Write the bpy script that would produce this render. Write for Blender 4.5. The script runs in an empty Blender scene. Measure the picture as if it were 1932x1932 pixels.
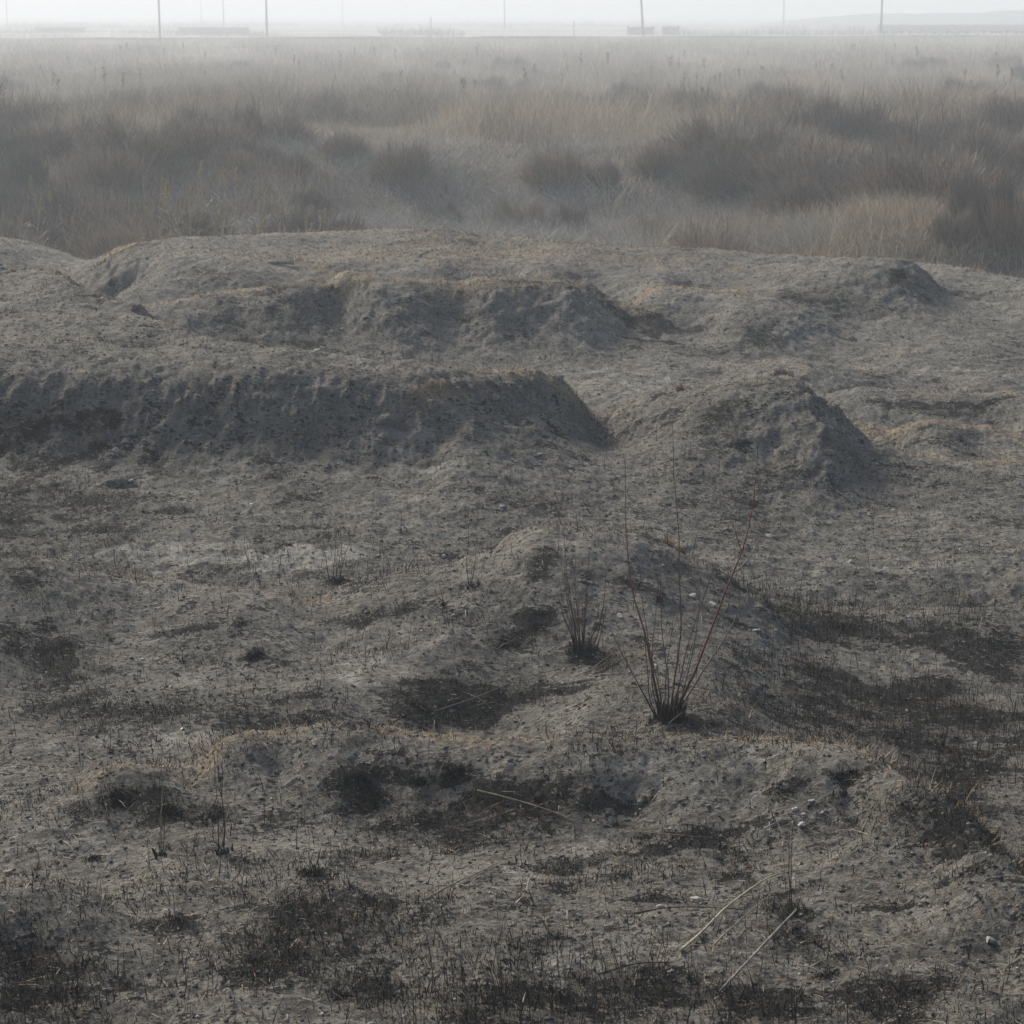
import bpy, math, random
import numpy as np
from mathutils import Vector

random.seed(7); rng = np.random.default_rng(11)
SC = bpy.context.scene
COL = SC.collection

# ------------------------------------------------------------------ camera
F = 4000.0; W = 1932.0; ZC = 4.0
PITCH = math.atan(946.0 / F)
cam_d = bpy.data.cameras.new("camera"); cam = bpy.data.objects.new("camera", cam_d); COL.objects.link(cam)
cam_d.sensor_width = 36.0; cam_d.lens = 36.0 * F / W; cam_d.clip_start = 0.1; cam_d.clip_end = 30000
cam.location = (0, 0, ZC); cam.rotation_euler = (math.pi / 2 - PITCH, 0, 0)
cam_d.dof.use_dof = True; cam_d.dof.focus_distance = 12.5; cam_d.dof.aperture_fstop = 9.0
SC.camera = cam
SC.render.resolution_x = SC.render.resolution_y = 1024

# ------------------------------------------------------------------ light
SUN_EL = math.radians(32); SUN_AZ = math.radians(-36)       # azimuth measured from +Y towards +X
world = bpy.data.worlds.new("World"); SC.world = world; world.use_nodes = True
nt = world.node_tree; bg = nt.nodes["Background"]
sky = nt.nodes.new("ShaderNodeTexSky"); sky.sky_type = 'NISHITA'; sky.sun_disc = False
sky.sun_elevation = SUN_EL; sky.sun_rotation = SUN_AZ; sky.air_density = 1.0; sky.dust_density = 4.0; sky.ozone_density = 1.0
nt.links.new(sky.outputs[0], bg.inputs[0]); bg.inputs[1].default_value = 0.115
sun_d = bpy.data.lights.new("sun", 'SUN'); sun_d.energy = 2.7; sun_d.angle = math.radians(12); sun_d.color = (1.0, 0.93, 0.82)
sun = bpy.data.objects.new("sun", sun_d); COL.objects.link(sun)
sd = Vector((math.sin(SUN_AZ) * math.cos(SUN_EL), math.cos(SUN_AZ) * math.cos(SUN_EL), math.sin(SUN_EL)))
sun.rotation_euler = (-sd).to_track_quat('-Z', 'Y').to_euler(); sun.location = (-20, 20, 30)
SC.view_settings.view_transform = 'Standard'; SC.view_settings.look = 'None'
SC.view_settings.exposure = 0.55; SC.view_settings.gamma = 1.0
SC.cycles.volume_bounces = 4; SC.cycles.max_bounces = 8; SC.cycles.diffuse_bounces = 2
SC.cycles.use_denoising = True
HAZE_D = 0.0020

# ------------------------------------------------------------------ helpers
cp, sp = math.cos(PITCH), math.sin(PITCH)
def ray(px, py):
    u = (px - 966.0) / F; v = (966.0 - py) / F
    return np.array([u, cp + v * sp, -sp + v * cp])
def at_z(px, py, z):
    d = ray(px, py); t = (ZC - z) / (-d[2]); return np.array([d[0] * t, d[1] * t, z])
def at_y(px, py, y):
    d = ray(px, py); t = y / d[1]; return np.array([d[0] * t, y, ZC + d[2] * t])

def hash2(ix, iy, seed):
    h = (ix.astype(np.int64) * 374761393 + iy.astype(np.int64) * 668265263 + seed * 1442695041) & 0xffffffff
    h = ((h ^ (h >> 13)) * 1274126177) & 0xffffffff
    return ((h ^ (h >> 16)) & 0xffffff) / float(0xffffff)
def vnoise(x, y, seed=0):
    ix = np.floor(x); iy = np.floor(y); fx = x - ix; fy = y - iy
    fx = fx * fx * fx * (fx * (fx * 6 - 15) + 10); fy = fy * fy * fy * (fy * (fy * 6 - 15) + 10)
    a = hash2(ix, iy, seed); b = hash2(ix + 1, iy, seed); c = hash2(ix, iy + 1, seed); d = hash2(ix + 1, iy + 1, seed)
    return (a + (b - a) * fx) * (1 - fy) + (c + (d - c) * fx) * fy
def fbm(x, y, oct=4, seed=0, gain=0.5):
    s = 0; amp = 1; tot = 0
    for o in range(oct):
        s = s + amp * vnoise(x * 2.03 ** o + 17.3 * o, y * 2.03 ** o - 9.1 * o, seed + o); tot += amp; amp *= gain
    return s / tot
def ss(e0, e1, v):
    t = np.clip((v - e0) / (e1 - e0), 0, 1); return t * t * (3 - 2 * t)

def tag(o, label=None, cat=None, group=None, kind=None):
    if label: o["label"] = label
    if cat: o["category"] = cat
    if group: o["group"] = group
    if kind: o["kind"] = kind
    return o
def new_obj(name, me, parent=None):
    o = bpy.data.objects.new(name, me); COL.objects.link(o)
    if parent is not None: o.parent = parent
    return o
def empty(name, loc):
    o = bpy.data.objects.new(name, None); COL.objects.link(o); o.location = loc; o.empty_display_size = 0.2; return o
def np_mesh(name, verts, faces, mat, attrs=None, smooth=False):
    """verts Nx3, faces Mx3 or Mx4 int array"""
    me = bpy.data.meshes.new(name)
    verts = np.ascontiguousarray(verts, dtype=np.float32); faces = np.ascontiguousarray(faces, dtype=np.int32)
    n = faces.shape[1]
    me.vertices.add(len(verts)); me.vertices.foreach_set("co", verts.ravel())
    me.loops.add(faces.size); me.loops.foreach_set("vertex_index", faces.ravel())
    me.polygons.add(len(faces)); me.polygons.foreach_set("loop_start", np.arange(0, faces.size, n, dtype=np.int32))
    if smooth: me.polygons.foreach_set("use_smooth", np.ones(len(faces), dtype=bool))
    if mat: me.materials.append(mat)
    if attrs:
        for k, v in attrs.items():
            if v.ndim == 1:
                a = me.attributes.new(k, 'FLOAT', 'POINT'); a.data.foreach_set("value", np.ascontiguousarray(v, dtype=np.float32))
            else:
                a = me.attributes.new(k, 'FLOAT_COLOR', 'POINT')
                c = np.ones((len(v), 4), dtype=np.float32); c[:, :3] = v; a.data.foreach_set("color", c.ravel())
    me.update(); me.validate(); return me

# ------------------------------------------------------------------ materials
class N:
    def __init__(s, name):
        s.m = bpy.data.materials.new(name); s.m.use_nodes = True; s.t = s.m.node_tree
        s.b = s.t.nodes["Principled BSDF"]; s.b.inputs["Specular IOR Level"].default_value = 0.15; s.b.inputs["Roughness"].default_value = 0.95
    def node(s, ty, **k):
        n = s.t.nodes.new(ty)
        for a, v in k.items(): setattr(n, a, v)
        return n
    def link(s, a, b): s.t.links.new(a, b)
    def noise(s, scale, detail=4, rough=0.6, vec=None, dist=0.0):
        n = s.node("ShaderNodeTexNoise"); n.inputs["Scale"].default_value = scale; n.inputs["Detail"].default_value = detail
        n.inputs["Roughness"].default_value = rough; n.inputs["Distortion"].default_value = dist
        if vec is not None: s.link(vec, n.inputs["Vector"])
        return n.outputs["Fac"]
    def math(s, op, a, b=0.0, c=None, clamp=False):
        n = s.node("ShaderNodeMath", operation=op, use_clamp=clamp)
        for i, v in enumerate((a, b) if c is None else (a, b, c)):
            if isinstance(v, (int, float)): n.inputs[i].default_value = v
            else: s.link(v, n.inputs[i])
        return n.outputs[0]
    def ramp(s, v, lo, hi):
        n = s.node("ShaderNodeMapRange", interpolation_type='SMOOTHSTEP')
        n.inputs[1].default_value = lo; n.inputs[2].default_value = hi; s.link(v, n.inputs[0]); return n.outputs[0]
    def mix(s, f, a, b):
        n = s.node("ShaderNodeMix", data_type='RGBA')
        if isinstance(f, (int, float)): n.inputs[0].default_value = f
        else: s.link(f, n.inputs[0])
        for i, v in ((6, a), (7, b)):
            if isinstance(v, tuple): n.inputs[i].default_value = (*v, 1)
            else: s.link(v, n.inputs[i])
        return n.outputs[2]
    def attr(s, name):
        n = s.node("ShaderNodeAttribute", attribute_name=name); return n
def plain(name, col, var=0.25, scale=30, rough=0.9):
    n = N(name); g = n.node("ShaderNodeTexCoord").outputs["Object"]
    f = n.noise(scale, 3, 0.6, g)
    n.link(n.mix(n.ramp(f, 0.3, 0.7), tuple(c * (1 - var) for c in col), tuple(min(1, c * (1 + var)) for c in col)), n.b.inputs["Base Color"])
    n.b.inputs["Roughness"].default_value = rough
    return n.m
def attr_mat(name, trans=0.0):
    n = N(name); a = n.attr("tint"); n.link(a.outputs["Color"], n.b.inputs["Base Color"]); return n.m

def ground_material():
    n = N("burnt_ground"); pos0 = n.node("ShaderNodeNewGeometry").outputs["Position"]; mp_ = n.node("ShaderNodeMapping"); mp_.inputs["Scale"].default_value = (.8, 1.15, 1.3); n.link(pos0, mp_.inputs[0]); pos = mp_.outputs[0]
    ch = n.attr("char_shade").outputs["Fac"]; tn = n.attr("tan").outputs["Fac"]; pl = n.attr("pale").outputs["Fac"]; mr = n.attr("marsh").outputs["Fac"]; fr = n.attr("far").outputs["Fac"]
    big = n.noise(0.9, 5, 0.6, pos); mid = n.noise(4.5, 6, 0.68, pos, 0.6); fine = n.noise(26, 5, 0.7, pos, 0.4); vfine = n.noise(110, 3, 0.7, pos)
    c = n.mix(n.ramp(mid, 0.38, 0.64), (0.103, 0.099, 0.088), (0.268, 0.256, 0.225))
    c = n.mix(n.math('MULTIPLY', n.ramp(fine, 0.46, 0.66), 0.6), c, (0.31, 0.295, 0.24))
    c = n.mix(n.math('MULTIPLY', n.ramp(vfine, 0.55, 0.70), 0.5), c, (0.35, 0.33, 0.30))
    c = n.mix(n.math('MULTIPLY', n.ramp(n.math('ADD', pl, n.math('MULTIPLY', n.math('SUBTRACT', mid, 0.5), 1.6)), 0.25, 0.75), 0.8), c, (0.36, 0.35, 0.31))
    # scorched dry grass, bare tan soil and backlight painted on the crests
    tf = n.ramp(n.math('ADD', tn, n.math('MULTIPLY', n.math('SUBTRACT', fine, 0.5), 1.8)), 0.30, 0.95)
    tc = n.mix(n.ramp(mid, 0.35, 0.65), (0.22, 0.17, 0.115), (0.39, 0.325, 0.235))
    c = n.mix(n.math('MULTIPLY', tf, 0.85), c, tc)
    # black charred ground, plus shade painted on the mound faces
    cf = n.math('ADD', ch, n.math('MULTIPLY', n.math('SUBTRACT', mid, 0.5), 3.3))
    cf = n.math('ADD', cf, n.math('MULTIPLY', n.math('SUBTRACT', fine, 0.5), 2.5))
    cf = n.math('ADD', cf, n.math('MULTIPLY', n.math('SUBTRACT', big, 0.5), 0.8))
    cf = n.ramp(cf, 0.27, 0.44)
    c = n.mix(n.math('MULTIPLY', n.math('MULTIPLY', n.ramp(mid, .52, .68), n.ramp(fine, .46, .60)), .5), c, (0.37, 0.355, 0.32))
    c = n.mix(n.math('MULTIPLY', cf, 0.95), c, n.mix(n.ramp(fine, 0.4, 0.7), (0.008, 0.010, 0.011), (0.030, 0.032, 0.032)))
    # marsh litter
    c = n.mix(mr, c, n.mix(n.ramp(mid, 0.3, 0.7), (0.10, 0.088, 0.072), (0.21, 0.175, 0.13)))
    # far flat fields
    st = n.node("ShaderNodeMapping"); st.inputs["Scale"].default_value = (0.002, 0.012, 1); n.link(pos, st.inputs[0])
    ff = n.noise(1.0, 3, 0.5, st.outputs[0])
    c = n.mix(fr, c, n.mix(n.ramp(ff, 0.42, 0.58), (0.13, 0.13, 0.12), (0.30, 0.29, 0.27)))
    # crumbs: small dark and light flecks of soil and cinders
    v1 = n.node("ShaderNodeTexVoronoi", feature='F1'); v1.inputs["Scale"].default_value = 26; n.link(pos, v1.inputs["Vector"]); v1.inputs["Randomness"].default_value = 1
    sx_ = n.node("ShaderNodeSeparateColor"); n.link(v1.outputs["Color"], sx_.inputs[0])
    crumb = n.math('MULTIPLY', n.math('SUBTRACT', 1.0, mr), n.ramp(sx_.outputs[0], .45, .95)); near_ = n.ramp(v1.outputs["Distance"], .62, .30)
    c = n.mix(n.math('MULTIPLY', n.math('MULTIPLY', crumb, near_), .75), c, (0.028, 0.029, 0.026))
    lite = n.math('MULTIPLY', n.math('MULTIPLY', n.ramp(sx_.outputs[1], .80, .97), n.ramp(v1.outputs["Distance"], .42, .2)), n.math('SUBTRACT', 1.0, mr))
    c = n.mix(n.math('MULTIPLY', lite, .6), c, (0.36, 0.34, 0.27))
    n.link(c, n.b.inputs["Base Color"])
    h = n.math('ADD', n.math('MULTIPLY', fine, 1.0), n.math('MULTIPLY', vfine, 0.35))
    bp = n.node("ShaderNodeBump"); bp.inputs["Strength"].default_value = 0.9; bp.inputs["Distance"].default_value = 0.06
    n.link(h, bp.inputs["Height"]); n.link(bp.outputs[0], n.b.inputs["Normal"])
    return n.m

# ------------------------------------------------------------------ terrain control
P = []          # control points (x,y,z)
CREST = []      # (a,b,strength of rim tint: dry grass plus painted backlight)
def add(p): P.append(p)
def pt(*lst):
    for px, py, z in lst: add(at_z(px, py, z))
def crest(pts, back=0.045, drop=0.16, rim=1.0, front=None):
    """a skyline of a mound seen from the camera; ground falls away behind it"""
    xa, xb = pts[0][0], pts[-1][0]
    for (x0, y0, z0), (x1, y1, z1) in zip(pts[:-1], pts[1:]):
        n = max(1, int(math.hypot(x1 - x0, y1 - y0) / 42))
        for i in range(n + (1 if (x1, y1, z1) == pts[-1] else 0)):
            t = i / n; q = at_z(x0 + (x1 - x0) * t, y0 + (y1 - y0) * t, z0 + (z1 - z0) * t)
            add(q); CREST.append((q[0] / q[1] * F, 2000 * math.log(q[1]), rim))
            if back:
                xx = x0 + (x1 - x0) * t; e = min(1.0, (xx - xa) / 90.0, (xb - xx) / 90.0)
                if e < .15: continue
                yb = q[1] * (1 + back * (.4 + .6 * e)); s = (ZC - q[2]) / q[1]
                add(np.array([q[0] * yb / q[1], yb, ZC - s * yb - drop * e * q[1] / 20]))
XS = [-500, -150, 150, 450, 750, 1050, 1350, 1650, 1950, 2150, 2500]
# near edge and bottom of the view
for x in XS:
    add(at_z(x, 2700, 0.15)); pt((x, 2300, 0.05)); pt((x, 2040, 0.0))
pt((150, 1900, 0.0), (450, 1900, 0.02), (750, 1850, -.02), (1050, 1850, .02), (1350, 1850, 0.03), (1650, 1850, 0.05), (1900, 1850, 0.06))
pt((1850, 1940, .12), (1500, 1960, 0), (900, 1950, .08), (250, 1960, -.05))
# lower-left dark hump
crest([(-160, 1700, .08), (0, 1682, .11), (80, 1663, .13), (150, 1680, .1), (215, 1730, .03)], back=.03, drop=.1, rim=.0)
pt((60, 1800, 0.0), (100, 1720, .1))
pt((400, 1780, -.02), (350, 1650, -.03), (600, 1650, 0), (900, 1680, .02), (1200, 1680, .03), (1500, 1640, .07), (1750, 1700, .12), (1900, 1790, .08))
# small hump left
crest([(150, 1480, -.02), (190, 1452, .06), (240, 1436, .1), (300, 1443, .06), (345, 1470, .0)], back=.03, drop=.1, rim=.7)
pt((240, 1530, -.03), (80, 1560, -.05), (420, 1580, -.05))
# main foreground mound
crest([(388, 1450, -.02), (398, 1412, .04), (430, 1386, .1), (520, 1375, .14), (620, 1366, .16), (700, 1370, .17), (800, 1385, .17), (900, 1397, .18),
       (1000, 1395, .2), (1100, 1388, .22), (1230, 1383, .24), (1350, 1392, .26), (1480, 1395, .28), (1600, 1408, .31), (1690, 1436, .32),
       (1780, 1495, .28), (1860, 1562, .24), (1932, 1640, .2), (2050, 1760, .15)], back=.035, drop=.22, rim=.8)
pt((520, 1470, .0), (700, 1490, .01), (850, 1500, .01), (1000, 1520, .03), (1200, 1520, .06), (1400, 1520, .12), (1600, 1530, .18), (1760, 1620, .18))
# ground behind it
pt((450, 1340, -.05), (250, 1370, -.06), (50, 1400, -.06), (-150, 1400, -.06), (600, 1320, -.04), (760, 1345, -.12), (880, 1345, -.2), (1000, 1330, -.16), (1110, 1335, -.05),
   (1265, 1352, -.02), (1380, 1340, -.05), (1180, 1250, .0), (1340, 1250, -.02), (1300, 1150, .06), (1450, 1240, -.15), (1450, 1340, -.2), (1560, 1350, -.3), (1700, 1380, -.38),
   (1850, 1480, -.42), (1932, 1540, -.4), (1932, 1400, -.42), (1800, 1300, -.4), (1932, 1250, -.38), (1650, 1260, -.34), (1550, 1200, -.28), (2100, 1500, -.42), (2150, 1250, -.42), (2300, 1400, -.4))
pt((60, 1250, .0), (250, 1250, -.02), (250, 1160, .08), (60, 1140, .18), (480, 1205, .07), (490, 1250, .0), (620, 1230, -.04), (420, 1290, -.06), (800, 1240, .0), (760, 1160, .1),
   (950, 1210, .02), (1000, 1150, .15), (1100, 1235, -.02), (880, 1110, .2), (900, 1270, -.06))
crest([(-150, 1050, .3), (0, 1052, .28), (100, 1056, .25), (200, 1084, .16), (300, 1098, .1), (400, 1112, .06), (500, 1122, .03), (590, 1134, 0)], back=.035, drop=.22, rim=.8)
crest([(610, 1122, .0), (680, 1095, .05), (760, 1074, .12), (850, 1064, .18), (930, 1038, .25), (980, 1004, .34), (1030, 992, .38), (1120, 996, .35), (1200, 1012, .28),
       (1270, 1040, .16), (1340, 1074, .05), (1420, 1108, -.08), (1485, 1145, -.2)], back=.04, drop=.22, rim=.55)
crest([(1500, 1140, -.3), (1620, 1150, -.36), (1750, 1152, -.4), (1932, 1152, -.42), (2100, 1155, -.4)], back=.03, drop=.1, rim=.5)
# basin and flats behind
pt((-150, 1015, -.2), (50, 1020, -.22), (250, 1035, -.25), (450, 1060, -.28), (600, 1060, -.27), (450, 1012, -.22), (700, 1025, -.23), (850, 985, -.2), (1050, 950, -.18), (1300, 990, -.3),
   (1450, 1060, -.42), (1600, 1080, -.48), (1750, 1090, -.5), (1932, 1090, -.5), (1500, 1000, -.42), (1700, 1000, -.48), (1932, 980, -.5), (2150, 1000, -.5))
pt((1000, 900, -.08), (1200, 900, -.15), (1450, 920, -.26), (1750, 930, -.42))
pt((850, 885, .03), (940, 850, .08), (1060, 830, .04))
# left hill: brink of its steep face and its skyline
for _x, _d in ((-150, 0), (-50, 0), (50, 0), (150, 1), (250, 2), (350, 4), (450, 6), (550, 8), (650, 10), (740, 11), (810, 12)):
    for _py, _y in ((655, 20.6), (676, 20.2), (694, 19.93), (716, 19.74), (755, 19.55), (800, 19.34), (845, 19.06), (890, 18.6), (940, 17.85), (985, 17.25)):
        if _py < 690 and _x > 500: continue
        add(at_y(_x, _py + _d, _y - _d * .006))
pt( (860, 760, .42), (950, 770, .31), (1040, 780, .17))
pt((0, 600, .88), (150, 620, .83), (300, 650, .74))
crest([(-160, 470, 1.12), (0, 497, 1.05), (100, 522, .98), (200, 562, .9), (300, 606, .78), (400, 640, .72), (500, 661, .66), (600, 676, .61), (700, 685, .585), (800, 691, .575),
       (890, 697, .58), (960, 697, .54), (1030, 704, .46), (1062, 725, .3), (1095, 756, .08), (1135, 780, -.1)], back=.045, drop=.32, rim=.8)
pt((0, 540, 1.0), (100, 570, .95), (0, 515, 1.03), (200, 600, .87), (60, 640, .8))
# mound right of it
crest([(1145, 776, -.04), (1200, 753, .08), (1260, 739, .16), (1340, 728, .24), (1400, 720, .3), (1440, 715, .34), (1490, 716, .34), (1530, 733, .26), (1562, 766, .1), (1600, 801, -.08),
       (1660, 836, -.26), (1740, 857, -.4)], back=.04, drop=.3, rim=.5)
crest([(1740, 857, -.42), (1850, 868, -.48), (1950, 872, -.5), (2150, 880, -.5)], back=0, rim=.6)
pt((1260, 800, .04), (1450, 790, .14), (1450, 860, -.12), (1260, 860, -.07), (1560, 830, .0), (1620, 880, -.26), (1130, 830, -.22))
# right: little mound and dark bank behind
crest([(1640, 805, -.48), (1700, 797, -.38), (1750, 790, -.32), (1800, 795, -.34), (1860, 805, -.42), (1950, 826, -.5)], back=.025, drop=.08, rim=1.0)
pt((1700, 840, -.52), (1850, 845, -.5))
crest([(1570, 748, -.62), (1640, 744, -.5), (1760, 742, -.42), (1900, 748, -.45), (2100, 750, -.45)], back=.035, drop=.25, rim=.8)
pt((1650, 780, -.78), (1800, 783, -.8), (1932, 795, -.8))
# valley behind the left hill
pt((1130, 735, -.62), (1230, 700, -.6), (1150, 690, -.6), (1000, 688, -.58), (1350, 712, -.62), (1650, 725, -.7), (1850, 735, -.72), (2100, 735, -.7), (1700, 690, -.66), (1900, 690, -.7), (2150, 680, -.7))
crest([(1385, 690, -.58), (1430, 680, -.5), (1500, 677, -.48), (1560, 686, -.52), (1640, 700, -.62)], back=.025, drop=.08, rim=.5)
pt((380, 625, -.17), (500, 645, -.3), (650, 665, -.43), (850, 672, -.5), (1050, 670, -.5), (300, 598, .0))
pt((640, 590, -.08), (850, 600, -.15), (1000, 600, -.14), (450, 590, -.02))
crest([(243, 579, .05), (300, 572, .06), (400, 556, .12), (500, 538, .25), (580, 523, .34), (650, 514, .41), (690, 515, .41), (760, 522, .35), (830, 526, .31), (900, 522, .33),
       (1000, 524, .31), (1060, 528, .25), (1110, 541, .1), (1160, 563, -.05), (1210, 585, -.2)], back=.04, drop=.35, rim=.9)
pt((1180, 600, -.26), (1210, 635, -.44), (1290, 630, -.46), (1320, 600, -.34), (1370, 650, -.5), (1150, 655, -.48), (1250, 665, -.52))
crest([(1225, 545, -.1), (1300, 541, -.05), (1380, 545, -.07), (1410, 556, -.13)], back=.03, drop=.12, rim=.8)
pt((1300, 575, -.2), (1380, 590, -.22), (1480, 600, -.29), (1420, 650, -.5), (1550, 640, -.55))
crest([(1535, 505, -.1), (1580, 490, .12), (1640, 485, .2), (1700, 489, .18), (1735, 508, .03), (1752, 540, -.2)], back=.03, drop=.22, rim=.1)
pt((1560, 560, -.22), (1650, 545, -.14), (1600, 620, -.55), (1720, 610, -.5), (1820, 610, -.52), (1850, 640, -.6), (1900, 560, -.42), (1810, 550, -.4), (1932, 620, -.58), (2150, 600, -.5))
# plateau up to the far bank
pt((650, 495, .04), (850, 500, .04), (1050, 505, .0), (1250, 520, -.08), (450, 515, .0), (330, 530, -.1), (600, 465, .05), (900, 465, .06), (1200, 490, -.1), (1450, 500, -.16))
pt((235, 545, -.25), (215, 575, -.6), (180, 555, -.55), (130, 525, -.45), (60, 500, -.32))
pt((300, 485, .05), (450, 475, .08), (300, 505, .0), (700, 450, .11), (1000, 470, .02))
crest([(-150, 440, .0), (0, 449, -.1), (60, 461, -.25), (120, 485, -.5), (160, 498, -.65), (200, 500, -.6), (214, 478, -.15), (235, 464, .06), (300, 457, .08), (450, 447, .1), (600, 437, .13), (700, 434, .14), (830, 437, .12),
       (1000, 452, .06), (1100, 461, .0), (1250, 467, -.06), (1400, 475, -.14), (1550, 487, -.24), (1700, 492, -.26), (1850, 510, -.32), (1932, 526, -.36), (2150, 550, -.4)], back=.04, drop=.22, rim=1.0)
for x in XS + [-900, 3000]:
    q = at_y(x, 400, 48); add(np.array([q[0], 48, -2.0])); add(np.array([q[0] * 1.3, 60, -2.2]))
for x in (-2600, -1400, 3300, 4500):
    for z, y in ((.1, 6), (-.1, 9), (0, 13), (.0, 18), (-.1, 25), (-.1, 36), (-2, 50)): add(np.array([(x - 966) / F * y, y, z]))
for x in (-2000, 966, 4000):
    add(np.array([(x - 966) / F * 4, 4, .9]))

P = np.array(P)
SZ = 60.0
ca = P[:, 0] / P[:, 1] * F / 200.0; cb = 2000 * np.log(P[:, 1]) / 200.0
def kern(r2): return 0.5 * r2 * np.log(r2 + 1e-9)
def tps_fit(a, b, z, lam=2e-4):
    n = len(a); r2 = (a[:, None] - a) ** 2 + (b[:, None] - b) ** 2
    K = kern(r2) + lam * np.eye(n); Q = np.stack([np.ones(n), a, b], 1)
    A = np.zeros((n + 3, n + 3)); A[:n, :n] = K; A[:n, n:] = Q; A[n:, :n] = Q.T
    return np.linalg.solve(A, np.concatenate([z, np.zeros(3)]))
coef = tps_fit(ca, cb, P[:, 2])
CR = np.array(CREST)

# grid: u (sideways ratio) x y
def gy(y): return np.where(y > 6, y, 6 + (6 - y) * 0.5)
ys = np.concatenate([np.linspace(-60, 3, 30), np.linspace(3.3, 7.2, 40), np.exp(np.linspace(math.log(7.25), math.log(48), 1150)), np.exp(np.linspace(math.log(48.3), math.log(9000), 230))])
core = np.linspace(-0.27, 0.27, 860)
side = 0.27 * np.exp(np.linspace(0.02, 1.9, 50))
us = np.concatenate([-side[::-1], core, side])
# coarse evaluation
cyl = np.linspace(2000 * math.log(4), 2000 * math.log(60), 520); cul = np.linspace(-0.62, 0.62, 420)
CA, CB = np.meshgrid(cul * F / 200, cyl / 200)
Z = np.empty(CA.size); fa = CA.ravel(); fb = CB.ravel(); RIM = np.empty(CA.size)
for i in range(0, fa.size, 20000):
    s = slice(i, i + 20000)
    r2 = (fa[s, None] - ca) ** 2 + (fb[s, None] - cb) ** 2
    Z[s] = kern(r2) @ coef[:-3] + coef[-3] + coef[-2] * fa[s] + coef[-1] * fb[s]
    da = (fa[s, None] * 200 - CR[:, 0]) / 42; db = (fb[s, None] * 200 - CR[:, 1] + 5) / 22
    RIM[s] = (np.exp(-da * da - db * db) * CR[:, 2]).max(1)
Z = Z.reshape(CA.shape); RIM = RIM.reshape(CA.shape)
def bil(A, u, b):
    i = np.clip((b - cyl[0]) / (cyl[1] - cyl[0]), 0, len(cyl) - 1.001); j = np.clip((u - cul[0]) / (cul[1] - cul[0]), 0, len(cul) - 1.001)
    i0 = i.astype(int); j0 = j.astype(int); fi = i - i0; fj = j - j0
    return (A[i0, j0] * (1 - fj) + A[i0, j0 + 1] * fj) * (1 - fi) + (A[i0 + 1, j0] * (1 - fj) + A[i0 + 1, j0 + 1] * fj) * fi

def base_height(x, y):
    g = gy(y); u = x / g; b = 2000 * np.log(np.clip(y, 4, 60))
    z = bil(Z, u, b)
    side_w = ss(.5, .62, np.abs(u)); z = z * (1 - side_w) + side_w * (-.1 + .5 * (fbm(x / 6, y / 6, 2, 91) - .5))
    near = ss(7, 2, y); z = z * (1 - near) + near * (1.2 + 0 * y)
    z = np.where(y < 4, 1.2 + 1.2 * ss(4, 0, y), z)
    marsh = -2.2 + 0.5 * (fbm(x / 14, y / 14, 3, 51) - .5) + 1.6 * ss(60.5, 68.5, y + .4 * np.sin(x * .8) + 1.5 * (fbm(x / 5, 0 * x, 2, 55) - .5)) * ss(150, 72, y)
    marsh = marsh + 1.5 * ss(4, 9, x - .06 * (y - 40)) * ss(75, 45, y)
    marsh = np.where(y > 470, -2.2 + 0 * y, marsh)
    m = ss(44, 47.5, y); return z * (1 - m) + marsh * m
SINKS = []   # filled below: (x, y, radius, depth) burrow and holes
def detail(x, y, slope):
    s = np.clip(slope, 0, 1.2)
    w = ss(60, 40, y)
    d = (.032 + .03 * ss(12, 18, y)) * (fbm(x / 1.1, y / 1.1, 3, 5) - .5) + 0.036 * (fbm(x / .32, y / .32, 3, 9) - .5) + (.034 + .03 * ss(12, 18, y)) * (fbm(x / .13, y / .13, 4, 13, .62) - .5)
    rid = 1 - np.abs(2 * fbm(x / .45, y / 1.1, 3, 23) - 1)
    d = d + s * (0.05 * (rid - .75) + (.09 + .11 * ss(12, 18, y)) * (fbm(x / .2, y / .26, 4, 31, .6) - .5))
    return d * w
def height(x, y):
    x = np.asarray(x, float); y = np.asarray(y, float); e = .12
    z = base_height(x, y)
    slope = np.hypot((base_height(x + e, y) - z) / e, (base_height(x, y + e) - z) / e)
    h = z + detail(x, y, ss(.18, .75, slope))
    for (sx, sy, r, dp) in SINKS: h = h - dp * np.exp(-(((x - sx) / r) ** 2 + ((y - sy) / (r * .8)) ** 2) ** 2)
    return h
def H(x, y): return float(height(np.array([x]), np.array([y]))[0])
def hit(px, py, y0=6.5, y1=400):
    d = ray(px, py); yy = np.exp(np.linspace(math.log(y0), math.log(y1), 1600)); x = d[0] * yy / d[1]; zr = ZC + d[2] * yy / d[1]
    h = height(x, yy); k = np.nonzero(h >= zr)[0]
    if len(k) == 0: k = [len(yy) - 1]
    k = k[0]; return Vector((x[k], yy[k], h[k]))
_b = hit(233, 915); SINKS.append((_b.x, _b.y + .05, .13, .22))
_b = hit(215, 552); SINKS.append((_b.x, _b.y, .5, .35))

UU, YY = np.meshgrid(us, ys); XX = UU * gy(YY)
shp = XX.shape; x = XX.ravel(); y = YY.ravel()
zz = height(x, y)
# distant flat land lies level; a road embankment runs across beyond the marsh
def road_y(x): return 440 + 0.25 * x
q = (y - road_y(x)); zz = np.where(y > 300, zz + 1.1 * np.exp(-(q / 9) ** 4), zz)
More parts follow.
